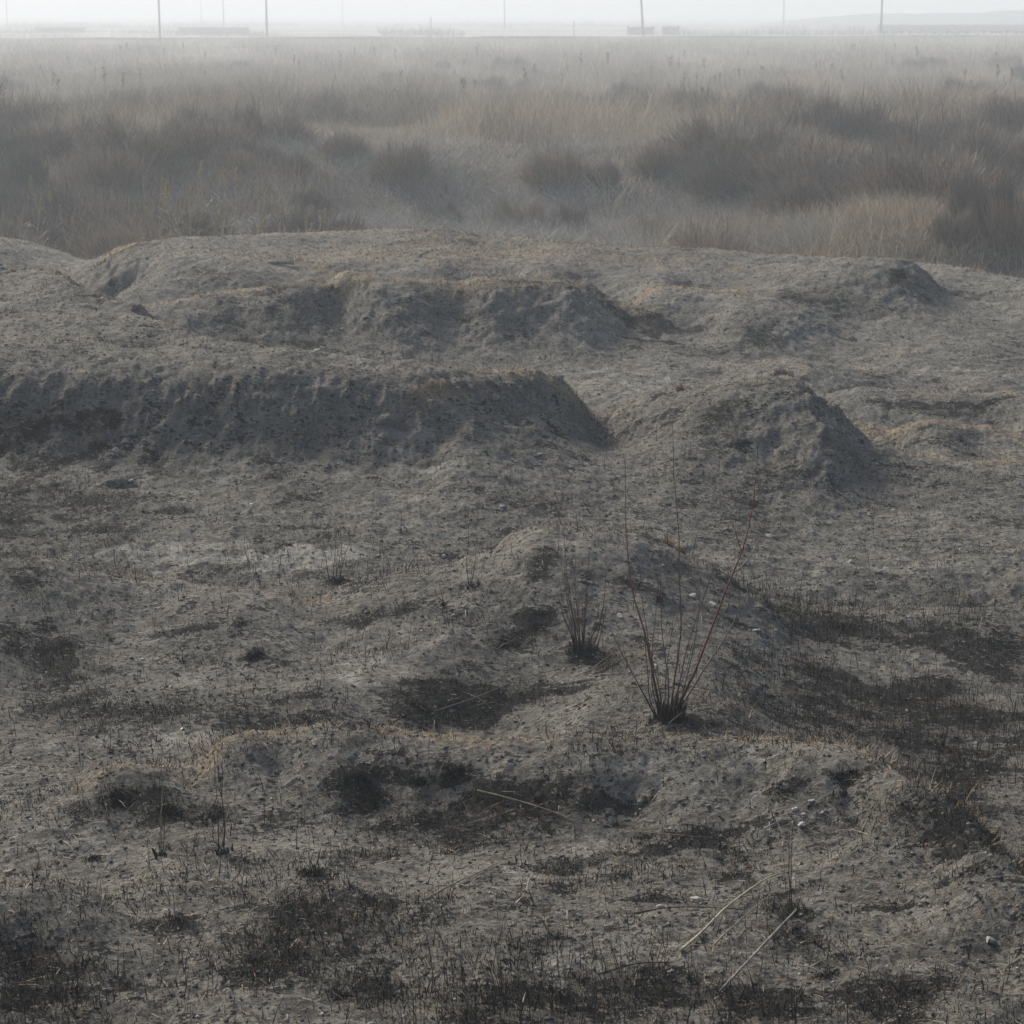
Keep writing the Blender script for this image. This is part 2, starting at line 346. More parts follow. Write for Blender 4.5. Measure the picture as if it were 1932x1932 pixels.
# paint: burnt, scorched and pale ground, plus shade on faces and glow on rims
char_shade = np.zeros(len(x)); pale = np.zeros(len(x))
CH = [(700,590,260,55,.3),(420,600,90,30,.25),(1450,790,120,50,.28),(985,740,75,36,.4),(350,800,420,60,.25),(1650,570,130,50,.3),(1780,766,150,14,.5),(100,960,200,40,.4),(60,850,120,50,.4),(950,1370,80,10,.0001),(690,1500,55,34,1),(725,1480,30,24,1),(835,1460,48,20,.9),(890,1540,95,22,.8),(1000,1535,60,12,.6),(545,1760,85,60,.8),(60,1860,65,45,.9),(230,1508,42,22,1),(310,1520,45,30,.8),(400,1535,30,14,.8),(785,1345,28,26,1),  # wide faint entries on mound faces: burnt tone plus painted-in shade
 (880,1350,75,26,1),(970,1318,100,16,.9),(1120,1240,45,20,1),(970,1213,38,18,1),(1015,1183,30,14,.9),(480,1238,38,14,.9),(1265,1358,50,14,1),(1010,1065,32,22,.8),(590,1310,45,10,.7),(1060,1640,50,14,.8),(1250,1700,60,12,.7),(860,1600,50,14,.7),(700,1620,40,12,.7),(480,1620,40,14,.7),(330,1760,50,16,.8),(1000,1880,80,20,.8),(1420,1880,70,22,.8),(1800,1660,60,14,.6),(1650,1720,50,14,.7),(130,1540,60,12,.7),(280,1340,70,10,.7),(120,1330,60,10,.7),(700,1170,50,12,.6),(860,1160,40,10,.6),(380,1190,60,12,.6),(1400,1180,50,12,.8),(60,890,60,20,.7),
 (170,850,60,35,.8),(340,890,50,20,.6),(510,905,60,13,.7),(270,965,110,14,.5),(1250,622,75,14,1),(1230,642,50,9,.9),(1475,1488,40,16,.7),(1600,1472,48,16,.8),(1300,1600,100,24,.6),(590,1650,45,26,.7),
 (1480,1745,45,50,.7),(1385,1660,36,18,.7),(1590,1190,110,24,.9),(1740,1215,55,20,.9),(1855,1232,60,20,.9),(1600,1088,80,10,.7),(1700,1110,50,8,.6),(1230,1855,120,34,.7),(720,1870,60,40,.5),(1700,1890,110,45,.6),
 (900,1900,60,40,.6),(90,1240,60,34,.7),(20,985,60,20,.6),(1620,600,50,12,.7),(1700,530,30,18,.6),(250,1860,120,14,.4),(1700,1320,110,26,.9),(1860,1370,90,22,.9),(1880,1450,110,30,.85),(1600,1290,130,20,.7),(1740,1400,80,16,.8),(1850,1560,70,50,.9),(1800,1490,70,30,.8),(1500,1340,80,26,.6),(170,1690,50,20,.3),
 (1160,1530,60,16,.5),(1440,650,40,20,.4),(500,1840,90,20,.4),(1580,1800,60,20,.6),(1130,1660,60,14,.5),(1700,1520,50,30,.3),(1000,1780,60,20,.4),(80,1470,50,12,.3),(500,870,40,12,.5),(640,1000,60,8,.5),(60,1100,60,26,.5),(1180,1100,60,12,.5),(1320,1090,60,14,.5),(230,520,40,12,.6),(1500,560,60,10,.5),(1850,560,70,10,.5)]
PL = [(500,1055,130,26,1.6),(620,1050,80,16,1.2),(300,1040,120,14,.9),(650,1290,90,24,.6),(1550,1075,130,14,.6),(150,1600,150,34,.5),(1110,1815,140,22,.8),(250,1290,140,20,.3),(1700,700,200,18,.5),(1800,1060,150,20,.5),(300,1400,150,20,.5),
 (1150,1440,160,14,.6),(1400,1430,130,14,.4),(800,870,50,60,.4),(1100,1600,160,22,.4),(950,1650,120,20,.4),(1650,1620,150,40,.4),(450,1600,120,16,.4),(1250,1190,60,18,.5),(1150,720,100,16,.5),(700,1240,80,18,.5),(240,1480,70,20,.3),(1730,480,0,0,0)]
TN = [(650,485,320,18,.75),(950,480,280,18,.8),(1200,495,200,12,.65),(560,500,110,12,.7),(450,470,120,10,.4),(815,742,55,20,.9),(780,850,70,40,.45),(740,900,60,40,.3),(1850,822,60,12,.8),(1150,755,60,10,.5),(1280,690,120,8,.45),(1250,1290,60,10,.8),(1180,1235,60,12,.6),  # tan of dry grass and soil, with sunlit plateau and spur painted in
 (1330,1330,90,16,.55),(1000,1080,50,26,.35),(860,1230,60,20,.4),(700,1260,80,16,.4),(1560,665,100,12,.4),(1470,685,60,8,.8),(1700,860,120,8,.4),(1850,1140,80,6,.6),(440,1410,20,24,.35),(190,1460,50,10,.6),(50,600,220,45,.36),(250,650,220,25,.36),(500,685,150,10,.35),(650,700,150,8,.5),(1350,600,60,12,.2),(1600,1550,120,10,.3),(560,1700,30,8,.2),(1320,1745,40,5,.5),(1830,1800,100,12,.3)]
def splat(lst, arr):
    for (px, py, rx, ry, a) in lst:
        if a == 0: continue
        p = hit(px, py); k = p.y / F
        # depth radius from the true footprint of the patch on the ground
        p2 = hit(px, py + ry * .7); dy = max(abs(p.y - p2.y) / .7, ry * k * 1.1)
        dy = min(dy, ry * p.y * p.y / 15000)
        m_ = (np.abs(x - p.x) < rx * k * 2.6) & (np.abs(y - p.y) < dy * 2.6 + .3); X_ = x[m_]; Y_ = y[m_]
        wx_ = (fbm(X_ / .22, Y_ / .22, 3, 801) - .5) * rx * k * 3.2; wy_ = (fbm(X_ / .22, Y_ / .22, 3, 805) - .5) * dy * 3.2
        r = ((X_ - p.x + wx_) / (rx * k)) ** 2 + ((Y_ - p.y + wy_) / dy) ** 2
        arr[m_] = np.maximum(arr[m_], a * np.exp(-(r / 1.35) ** 1.3))
splat(CH, char_shade); splat(PL, pale)
tan = bil(RIM, x / gy(y), 2000 * np.log(np.clip(y, 4, 60))) * ss(6.5, 7.5, y)
tan = (1.25 + .6 * ss(16, 20, y)) * tan * (.75 + .4 * vnoise(x * 3, y * 3, 77)); splat(TN, tan)  # crest tan: dry grass plus backlit rim glow put into the colour
slo = np.hypot((base_height(x + .15, y) - base_height(x, y)) / .15, (base_height(x, y + .15) - base_height(x, y)) / .15)
char_shade = char_shade + 1.1 * (fbm(x / .9, y / .6, 4, 61, .6) - .5) + .01 + .05 * ss(15, 10, y) - .10 * ss(.2, .5, slo) * ss(14, 17, y)
pale = pale - .35 * np.clip(char_shade, 0, 1); char_shade = char_shade - .6 * np.clip(pale, 0, 1)
marsh_w = ss(44, 46.5, y); far_w = ss(430, 470, y - .25 * x)
char_shade = char_shade * (1 - marsh_w) - 2 * marsh_w; tan = tan * (1 - marsh_w)
ny, nx = shp
idx = np.arange(ny * nx).reshape(ny, nx)
faces = np.stack([idx[:-1, :-1], idx[:-1, 1:], idx[1:, 1:], idx[1:, :-1]], -1).reshape(-1, 4)
CHF = char_shade.reshape(shp)
ground = new_obj("ground", np_mesh("ground", np.stack([x, y, zz], 1), faces, ground_material(),
                 dict(char_shade=char_shade, tan=tan, pale=pale, marsh=marsh_w, far=far_w), smooth=True))
tag(ground, kind="structure")
# quick lookup on the grid for scattering
ZG = zz.reshape(shp); TNG = tan.reshape(shp)
def glook(A, px, py):
    u = px / gy(py); i = np.interp(py, ys, np.arange(ny)); j = np.interp(u, us, np.arange(nx))
    i0 = np.clip(i.astype(int), 0, ny - 2); j0 = np.clip(j.astype(int), 0, nx - 2); fi = i - i0; fj = j - j0
    return (A[i0, j0] * (1 - fj) + A[i0, j0 + 1] * fj) * (1 - fi) + (A[i0 + 1, j0] * (1 - fj) + A[i0 + 1, j0 + 1] * fj) * fi

# ------------------------------------------------------------------ blades
def blades(px, py, pz, h, w, lean, tint, seg=2, curl=.5):
    """ribbons: seg pieces each, ending in a point-ish tip"""
    n = len(px); th = rng.uniform(0, 2 * math.pi, n); ph = rng.uniform(0, 2 * math.pi, n)
    lx = np.cos(th) * lean; ly = np.sin(th) * lean; wx = np.cos(ph); wy = np.sin(ph)
    V = np.empty((n, (seg + 1) * 2, 3), np.float32)
    for k in range(seg + 1):
        t = k / seg; q = t + curl * t * t
        cx = px + lx * h * q; cy = py + ly * h * q; cz = pz + h * t * (1 - .25 * lean * t)
        ww = w * (1 - .85 * t) * .5
        V[:, 2 * k, 0] = cx - wx * ww; V[:, 2 * k, 1] = cy - wy * ww; V[:, 2 * k, 2] = cz
        V[:, 2 * k + 1, 0] = cx + wx * ww; V[:, 2 * k + 1, 1] = cy + wy * ww; V[:, 2 * k + 1, 2] = cz
    b = np.arange(n)[:, None, None] * ((seg + 1) * 2)
    f = np.array([[2 * k, 2 * k + 1, 2 * k + 3, 2 * k + 2] for k in range(seg)])[None]
    return V.reshape(-1, 3), (b + f).reshape(-1, 4), np.repeat(tint, (seg + 1) * 2, axis=0)
TINT = attr_mat("dry_stems")
def stuff(name, label, cat, *parts):
    off = 0; VV = []; FF = []; TT = []
    for v, f, t in parts: VV.append(v); FF.append(f + off); TT.append(t); off += len(v)
    o = new_obj(name, np_mesh(name, np.concatenate(VV), np.concatenate(FF), TINT, dict(tint=np.concatenate(TT))))
    return tag(o, label, cat, kind="stuff")
def field(n, y0, y1, umax=.30, power=1.0):
    """points with density falling with distance"""
    t = rng.uniform(0, 1, n); yy = y0 * (y1 / y0) ** t; uu = rng.uniform(-umax, umax, n); return uu * yy, yy
def tones(n, cols, wts=None):
    c = np.array(cols)[rng.choice(len(cols), n, p=wts)]; return c * rng.uniform(.7, 1.3, (n, 1))

# burnt stubble: tiny black and brown stems all over the burnt ground
gx, gyy = field(420000, 6.8, 42)
c = glook(CHF, gx, gyy); dens = .10 + 1.0 * ss(.0, .5, c) + .55 * ss(.5, .66, fbm(gx / .5, gyy / .5, 3, 201)); k = rng.uniform(0, 1, len(gx)) < dens * .75
gx, gyy, c = gx[k], gyy[k], c[k]; n = len(gx)
h = rng.gamma(2.0, .012, n) + .008 + .012 * ss(.3, .9, c) * rng.uniform(0, 1, n)
s1 = blades(gx, gyy, glook(ZG, gx, gyy) - .006, h, rng.uniform(.003, .0075, n), rng.uniform(.05, .7, n), tones(n, [(.02, .02, .018), (.04, .037, .03), (.08, .065, .045), (.16, .135, .10)], [.55, .27, .12, .06]), 2)
stuff("burnt_stubble", "black and brown burnt grass stubble standing all over the ashy ground", "stubble", s1)
# taller scorched stems in the right hollow and near the bottom
gx, gyy = field(60000, 7, 22); gx2 = gx
c = glook(CHF, gx, gyy); w_ = np.exp(-((gx / gyy * F - 760) / 300) ** 2) * ss(10.8, 11.6, gyy) * ss(17.5, 15, gyy) + .35 * np.exp(-((gx / gyy * F + 0) / 500) ** 2) * ss(9, 8.2, gyy) + .10 + .8 * np.exp(-((gx / gyy * F + 450) / 220) ** 2) * ss(15.6, 16, gyy) * ss(17.6, 16.6, gyy)
k = rng.uniform(0, 1, len(gx)) < w_ * (.25 + .9 * ss(.4, .6, fbm(gx, gyy, 2, 209))) * .55; gx, gyy = gx[k], gyy[k]; n = len(gx)
s2 = blades(gx, gyy, glook(ZG, gx, gyy) - .01, rng.gamma(5, .02, n) + .04, rng.uniform(.003, .006, n), rng.uniform(.02, .3, n), tones(n, [(.02, .018, .017), (.05, .04, .035), (.11, .08, .055)], [.5, .35, .15]), 2)
stuff("scorched_stems", "taller scorched weed stems left standing in the burnt hollows", "weeds", s2)
# tan dry grass along the rims and on the far plateau
gx, gyy = field(500000, 8, 46)
t = glook(TNG, gx, gyy); k = rng.uniform(0, 1, len(gx)) < ss(.22, .9, t + .5 * (fbm(gx * 2, gyy * 2, 2, 303) - .5)) * .6; gx, gyy = gx[k], gyy[k]; n = len(gx)
hh = (rng.gamma(3, .008, n) + .008) * (1 + ss(25, 40, gyy) * 1.3) * (1 + .4 * ss(.5, .75, fbm(gx, gyy, 2, 307)))
s3 = blades(gx, gyy, glook(ZG, gx, gyy) - .006, hh, rng.uniform(.003, .007, n) * (1 + ss(15, 40, gyy)), rng.uniform(.2, 1.3, n), tones(n, [(.36, .30, .20), (.28, .21, .14), (.21, .14, .09), (.42, .36, .26)], [.35, .3, .15, .2]), 2)
stuff("dry_grass", "short tan dry grass along the rims of the mounds and on the far bank", "grass", s3)
# brown and straw litter lying flat, broken stalks
gx, gyy = field(90000, 6.8, 40); n = len(gx)
s4 = blades(gx, gyy, glook(ZG, gx, gyy) + .004, rng.uniform(.004, .02, n), rng.uniform(.002, .006, n), rng.uniform(3, 14, n) * rng.uniform(.4, 1, n), tones(n, [(.03, .028, .025), (.12, .10, .08), (.36, .31, .24), (.20, .13, .08)], [.5, .25, .1, .15]), 2, 0)
stuff("plant_litter", "bits of charred and straw-coloured stalk littering the burnt ground", "litter", s4)
# gravel and clods
def pebbles(n_, y0, y1, smin, smax, cols, wts, seed):
    r = np.random.default_rng(seed); t = r.uniform(0, 1, n_); yy = y0 * (y1 / y0) ** t; xx = r.uniform(-.29, .29, n_) * yy
    s = smin * (smax / smin) ** (r.uniform(0, 1, n_) ** 2.2) * (.75 + yy / 40)
    base = np.array([(1, 0, 0), (-1, 0, 0), (0, 1, 0), (0, -1, 0), (0, 0, 1), (0, 0, -1)], float)
    v = base[None] * (s[:, None, None] * r.uniform(.5, 1.2, (n_, 6, 1))); v[:, :, 2] *= .6
    v[:, :, 0] += r.normal(0, .2, (n_, 6)) * s[:, None]; v[:, :, 1] += r.normal(0, .2, (n_, 6)) * s[:, None]
    v += np.stack([xx, yy, glook(ZG, xx, yy) + s * .15], 1)[:, None, :]
    f = np.array([(0, 2, 4), (2, 1, 4), (1, 3, 4), (3, 0, 4), (2, 0, 5), (1, 2, 5), (3, 1, 5), (0, 3, 5)])
    F_ = (np.arange(n_)[:, None, None] * 6 + f[None]).reshape(-1, 3)
    cc = np.array(cols)[r.choice(len(cols), n_, p=wts)] * r.uniform(.75, 1.2, (n_, 1))
    return v.reshape(-1, 3), F_, np.repeat(cc, 6, axis=0)
a = pebbles(60000, 6.8, 40, .003, .018, [(.10, .09, .08), (.17, .155, .14), (.30, .28, .25), (.05, .048, .045)], [.4, .3, .08, .22], 5)
b = pebbles(1500, 6.8, 40, .006, .02, [(.40, .39, .37), (.30, .285, .27)], [.5, .5], 6)
o = stuff("gravel", "small clods and gravel scattered over the ash-grey soil", "gravel", a, b)

# ------------------------------------------------------------------ tubes for stems and sticks
def tube(pts, radii, sides=6):
    pts = [Vector(p) for p in pts]; V = []; Fc = []
    for i, p in enumerate(pts):
        d = (pts[min(i + 1, len(pts) - 1)] - pts[max(i - 1, 0)]).normalized()
        a = d.cross(Vector((.3, .9, .1))).normalized(); b = d.cross(a)
        for k in range(sides):
            t = 2 * math.pi * k / sides; V.append(p + (a * math.cos(t) + b * math.sin(t)) * radii[i])
    for i in range(len(pts) - 1):
        for k in range(sides):
            Fc.append((i * sides + k, i * sides + (k + 1) % sides, (i + 1) * sides + (k + 1) % sides, (i + 1) * sides + k))
    Fc.append(tuple(range(sides))[::-1]); Fc.append(tuple((len(pts) - 1) * sides + k for k in range(sides)))
    return V, Fc
def join(*vf):
    V = []; Fc = []
    for v, f in vf: o = len(V); V += list(v); Fc += [tuple(i + o for i in q) for q in f]
    return V, Fc
def mesh(name, vf, mat, smooth=True):
    me = bpy.data.meshes.new(name); me.from_pydata([tuple(v) for v in vf[0]], [], vf[1]); me.materials.append(mat)
    if smooth:
        for p in me.polygons: p.use_smooth = True
    me.update(); return me
def lin(a, b, n): return [a + (b - a) * i / (n - 1) for i in range(n)]

def stem_material(name, lo, hi, z0, z1):
    n = N(name); g = n.node("ShaderNodeTexCoord").outputs["Object"]; sx = n.node("ShaderNodeSeparateXYZ"); n.link(g, sx.inputs[0])
    f = n.ramp(n.math('ADD', sx.outputs[2], n.math('MULTIPLY', n.noise(14, 3, .6, g), .25)), z0, z1)
    n.link(n.mix(f, lo, hi), n.b.inputs["Base Color"]); n.b.inputs["Roughness"].default_value = .55; n.b.inputs["Specular IOR Level"].default_value = .35
    return n.m
M_RED = stem_material("red_bark", (.025, .02, .018), (.13, .040, .036), .12, .55)
M_BRN = stem_material("burnt_bark", (.02, .018, .017), (.085, .050, .042), .15, .6)
M_BLK = plain("charcoal", (.016, .016, .016), .4, 40)
M_DRK = plain("dark_brown_stem", (.045, .036, .03), .4, 40)
M_STRAW = plain("straw", (.36, .33, .24), .25, 20, .7)
M_STRAWD = plain("weathered_straw", (.22, .18, .13), .3, 20, .8)
M_GREY = plain("weathered_wood", (.22, .21, .19), .35, 25, .8)

# ---------------- shoots given by screen path, standing at the base's own depth (lean in depth added)
def shoot(root, base, path, r0, r1, mat, depth, name="stem"):
    """path: list of (px,py) from base up; becomes a real curved stem leaning by depth metres along view"""
    pts = []; L = len(path)
    for i, (px, py) in enumerate(path):
        t = i / (L - 1); pts.append(Vector(at_y(px, py, base.y + depth * t)))
    fine_p = []
    for i in range(L - 1):   # catmull-rom
        p0 = pts[max(i - 1, 0)]; p1 = pts[i]; p2 = pts[i + 1]; p3 = pts[min(i + 2, L - 1)]
        for k in range(4):
            t = k / 4; fine_p.append(.5 * ((2 * p1) + (p2 - p0) * t + (2 * p0 - 5 * p1 + 4 * p2 - p3) * t * t + (3 * p1 - p0 - 3 * p2 + p3) * t ** 3))
    fine_p.append(pts[-1]); m = len(fine_p)
    inv = root.location
    fp = [p - inv + Vector((random.uniform(-1, 1), random.uniform(-1, 1), 0)) * .002 for p in fine_p]
    fp.insert(0, fp[0] - (Vector((0, 0, .05)) if name == "stem" else (fp[1] - fp[0]) * .3))
    rr = [r0] + [r0 + (r1 - r0) * (i / (m - 1)) ** .8 for i in range(m)]
    return new_obj(name, mesh(name, tube(fp, rr), mat), root)

def buds(root, o, n, mat): pass

b = hit(1262, 1352); shrub = empty("willow_shrub", b)
tag(shrub, "leafless shrub with long red shoots fanning out of a charred base on the mound rim", "shrub")
red_paths = [
 ([(1248,1350),(1236,1290),(1222,1220),(1208,1165),(1192,1110),(1184,1040),(1180,960),(1180,860)], .0095, .0016, M_RED, .25),
 ([(1272,1345),(1290,1310),(1312,1265),(1345,1180),(1375,1100),(1400,1040),(1416,980),(1426,900),(1430,830)], .0100, .0016, M_RED, -.2),
 ([(1275,1345),(1300,1310),(1330,1260),(1370,1200),(1405,1130),(1424,1070)], .0070, .0018, M_BRN, .3),
 ([(1265,1345),(1270,1300),(1284,1200),(1282,1100),(1280,1000),(1272,900),(1268,780)], .0065, .0014, M_BRN, .15),
 ([(1235,1350),(1215,1310),(1190,1265),(1165,1215),(1150,1180)], .0060, .0015, M_BRN, -.3),
 ([(1258,1350),(1262,1290),(1250,1200),(1246,1100),(1250,1020)], .0050, .0014, M_BRN, .4),
 ([(1250,1350),(1244,1300),(1225,1220),(1212,1130),(1205,1050)], .0050, .0014, M_BRN, -.1),
 ([(1278,1348),(1290,1300),(1305,1240),(1318,1160),(1322,1080)], .0055, .0014, M_BRN, .2),
 ([(1270,1348),(1282,1290),(1300,1210),(1330,1120),(1350,1060)], .0050, .0014, M_BRN, -.25),
 ([(1255,1350),(1256,1280),(1268,1190),(1276,1120)], .0045, .0014, M_BRN, .35),
 ([(1245,1352),(1232,1300),(1230,1240),(1236,1170),(1240,1100)], .0045, .0014, M_BRN, .1),
 ([(1268,1350),(1276,1310),(1296,1260),(1310,1200)], .0050, .0016, M_BRN, .2),
 ([(1240,1352),(1226,1320),(1222,1270),(1216,1200)], .0050, .0015, M_BLK, -.2),
]
for pth, r0, r1, m, dp in red_paths: shoot(shrub, b, pth, r0, r1, m, dp)
# side twig off the thick right shoot
shoot(shrub, b, [(1385,1080),(1410,1058),(1432,1020),(1448,975)], .0045, .0012, M_BRN, .1, "side_twig")
def stump_mesh(r, n, hh, seed):
    rr = random.Random(seed); parts = []
    for i in range(n):
        a = rr.uniform(0, 6.28); d = r * math.sqrt(rr.random()); p = Vector((math.cos(a) * d, math.sin(a) * d, -.04)); L = hh * rr.uniform(.4, 1.2)
        t = Vector((math.cos(a), math.sin(a), 0)) * L * rr.uniform(.0, .3)
        parts.append(tube([p, p + t * .4 + Vector((0, 0, L * .6)), p + t + Vector((rr.uniform(-.01, .01), 0, L))], [.007, .0055, .002], 5))
    parts.append(tube([(0,0,-.06),(0,0,-.025),(0,0,.004)],[r*.9,r*.8,r*.3],8)); V, Fc = join(*parts); return V, Fc
rt = random.Random(31)
for i, (pth, r0, r1, m, dp) in enumerate(red_paths[:11]):   # fine forked twigs
    for q in range(2):
        j = rt.randint(len(pth) // 2, len(pth) - 2); (ax, ay) = pth[j]; f_ = dp * j / (len(pth) - 1); sg = rt.choice((-1, 1)); L_ = rt.uniform(25, 60)
        bb = b + Vector((0, f_, 0)); shoot(shrub, bb, [(ax, ay), (ax + sg * L_ * .18, ay - L_ * .45), (ax + sg * L_ * .30, ay - L_)], .0022, .0009, m, 0.02, "side_twig")
new_obj("charred_stool", mesh("charred_stool", stump_mesh(.09, 70, .13, 3), M_BLK), shrub)

b = hit(1098, 1232); s2_ = empty("willow_shrub", b)
tag(s2_, "smaller shrub of thin upright shoots on a burnt patch left of the red one", "shrub")
rr = random.Random(8)
for i in range(19):
    x0 = 1098 + rr.uniform(-14, 14); dx = (x0 - 1098) * rr.uniform(1.4, 3.2); hgt = rr.uniform(80, 170) if i > 4 else rr.uniform(170, 235)
    shoot(s2_, b, [(x0, 1230), (x0 + dx * .25, 1230 - hgt * .3), (x0 + dx * .8, 1230 - hgt * .65), (x0 + dx * 1.1, 1230 - hgt)], .0040, .0013, M_BRN if i % 3 else M_RED, rr.uniform(-.3, .3))
shoot(s2_, b, [(1105, 1236), (1120, 1215), (1134, 1170), (1142, 1110), (1143, 1040)], .006, .0014, M_RED, .1)
shoot(s2_, b, [(1108, 1238), (1126, 1222), (1137, 1180), (1145, 1130)], .006, .0014, M_BRN, -.1)
new_obj("charred_stool", mesh("charred_stool", stump_mesh(.08, 28, .09, 4), M_BLK), s2_)

# ---------------- thin weeds standing alone
def weed(px, py, path_sets, label, tuft=14, mat=M_DRK, cat="weed", name="weed_stalk"):
    b = hit(px, py); r = empty(name, b); tag(r, label, cat)
    for pth, r0, m in path_sets: shoot(r, b, pth, r0, .0012, m, random.uniform(-.1, .1))
    if tuft: new_obj("charred_base", mesh("charred_base", stump_mesh(.05, tuft, .07, int(px))), r) if False else new_obj("charred_base", mesh("charred_base", stump_mesh(.06, tuft, .06, int(px)), M_BLK), r)
    return r
weed(305, 1612, [([(303,1612),(304,1560),(305,1510),(306,1470),(303,1410)], .0045, M_STRAWD), ([(306,1612),(310,1560),(300,1500),(304,1450)], .003, M_DRK)],
     "single thin stalk, pale in its middle, beside the small left hump", 22)
weed(418, 1608, [([(412,1606),(412,1560),(410,1520),(406,1460),(404,1400)], .0035, M_DRK), ([(422,1606),(424,1560),(419,1510),(415,1470),(410,1420)], .0045, M_DRK)],
     "pair of dark stalks rising side by side left of the foreground mound", 24)
weed(1492, 1728, [([(1491,1728),(1490,1680),(1488,1620),(1490,1570)], .004, M_BRN), ([(1494,1728),(1493,1670),(1493,1600),(1498,1540)], .003, M_DRK), ([(1489,1728),(1484,1690),(1480,1640)], .0028, M_DRK)],
     "dark thin sapling stalk beside the fallen straw canes in the foreground", 16)
weed(583, 1645, [([(584,1645),(583,1610),(584,1575),(590,1560)], .0035, M_GREY)], "short bleached stalk leaning over a black patch in the left foreground", 10)
weed(970, 1632, [([(985,1660),(986,1640),(982,1610),(984,1590)], .003, M_DRK)], "short dark stalk in the middle of the foreground slope", 6)
weed(640, 1095, [([(628,1095),(632,1040),(636,1000)], .004, M_DRK), ([(620,1095),(614,1050),(600,1020)], .004, M_DRK), ([(640,1098),(650,1050),(662,1020)], .0035, M_DRK), ([(632,1098),(640,1060),(645,1030)], .0035, M_BRN), ([(615,1098),(600,1070),(590,1050)], .003, M_DRK)],
     "burnt bushy weed at the right end of the pale basin", 60)
weed(890, 1105, [([(885,1105),(880,1060),(884,1020),(882,985)], .0035, M_DRK), ([(888,1105),(895,1070),(898,1040)], .003, M_BRN)], "thin burnt weed on the left shoulder of the middle mound", 24)
for (px, py, hp, lb) in [(150,995,60,"tiny upright stalk left of the pale basin"), (755,1000,40,"short stub of a stalk right of the pale basin"), (1810,1180,50,"short stalk standing in the burnt hollow at the right edge"),
                         (1590,1500,60,"thin stalk on the right shoulder of the foreground mound"), (1240,1130,60,"thin stalk on the middle mound behind the red shrub"), (345,1250,45,"little stalk on the grey flat left of the dark burnt pit"),
                         (1750,1400,50,"little burnt stalk in the black hollow right of the foreground mound"), (1020,1500,45,"short burnt stalk on the front of the foreground mound"), (210,1420,50,"short stalk behind the small hump at the left"),
                         (870,1850,50,"leaning burnt stalk low in the middle foreground"), (70,1640,50,"burnt stalk beside the pale rock at the left edge")]:
    weed(px, py, [([(px, py), (px + random.uniform(-4, 4), py - hp * .5), (px + random.uniform(-9, 9), py - hp)], .003, M_DRK)], lb, 5)

# black burnt tussocks
def tussock(px, py, wpx, hpx, label, mat=M_BLK, tones_=[(.012, .012, .012), (.03, .028, .026)]):
    b = hit(px, py); k = b.y / F; n = 280 if mat is M_BLK and tones_[0][0] < .1 else 110; a = rng.uniform(0, 6.283, n); d = np.sqrt(rng.uniform(0, 1, n)); rx = wpx * k / 2; ry = rx * .7
    lx = np.cos(a) * d * rx; ly = np.sin(a) * d * ry; wz = glook(ZG, lx + b.x, ly + b.y) - b.z
    v, f, t = blades(lx, ly, wz - .01, hpx * k * .75 * rng.uniform(.3, 1, n) * (1 - .5 * d), rng.uniform(.004, .011, n) * b.y / 12, rng.uniform(.1, .8, n), tones(n, tones_), 2)
    o = new_obj("burnt_tussock", np_mesh("burnt_tussock", v, f, TINT, dict(tint=t))); o.location = b; tag(o, label, "grass tuft", "burnt and dry grass tussocks"); return o
TS = [(705,1515,95,40,"large black burnt tussock on the front of the foreground mound"),(683,1478,26,40,"narrow upright black tuft behind the large burnt tussock"),(855,1465,44,45,"black tuft with upright stems right of the large burnt tussock"),
 (788,1480,34,30,"small round black tuft between two bigger burnt tussocks"),(210,1515,60,30,"black burnt tuft at the foot of the small left hump"),(318,1535,50,40,"dark tuft beside the pale-middled stalk"),(180,1622,42,24,"small burnt tuft on the light ash left of the single stalk"),
 (395,1545,50,26,"burnt tuft left of the pair of dark stalks"),(1215,1580,50,20,"low burnt tuft on the right half of the foreground slope"),(1480,1500,50,22,"low dark tuft high on the right of the foreground mound"),(1600,1478,70,26,"wide dark tuft near the rim at the right of the foreground mound"),
 (590,1650,60,34,"black tuft at the foot of the bleached stalk"),(1160,1560,50,18,"small black tuft under the long straw cane"),(1560,1845,60,40,"dark tuft right of the grey fallen cane"),(130,1880,80,40,"broad black tuft in the bottom left corner"),
 (640,1880,60,34,"low burnt tuft at the bottom left of centre"),(1590,1190,90,22,"burnt tuft in the black patch right of the middle mound"),(480,1240,50,20,"black tuft in the small burnt pit on the left slope"),(640,1100,60,24,"low black tuft under the bushy burnt weed"),
 (790,1340,40,24,"black tuft at the left end of the dark trough"),(1015,1185,36,16,"little black tuft on the front of the middle mound"),(960,1220,44,18,"black tuft below and left of the smaller shrub")]
for q_ in TS: tussock(*q_)
STRAWT = [(.36, .26, .14), (.30, .19, .09), (.22, .14, .08)]
tussock(1262, 1030, 26, 46, "orange-tan dry grass tuft on the far side of the middle mound", tones_=STRAWT)
tussock(1286, 1040, 12, 30, "small orange leafy sprig beside the dry grass tuft", tones_=STRAWT)
tussock(1475, 706, 46, 24, "brown dry grass tuft behind the top of the dark right mound", tones_=[(.18, .12, .08), (.14, .09, .06)])
tussock(790, 440, 100, 10, "wide tan grass tuft on the crest of the far bank", tones_=STRAWT)
tussock(1070, 460, 60, 9, "low tan grass tuft on the crest right of the wide one", tones_=STRAWT)
tussock(1300, 467, 60, 8, "low tan grass tuft on the right half of the far bank", tones_=STRAWT)
tussock(195, 495, 50, 14, "tan grass tuft in the notch at the left of the far bank", tones_=STRAWT)
tussock(1283, 735, 14, 26, "thin dry sprig on the crest of the right mound", tones_=STRAWT)

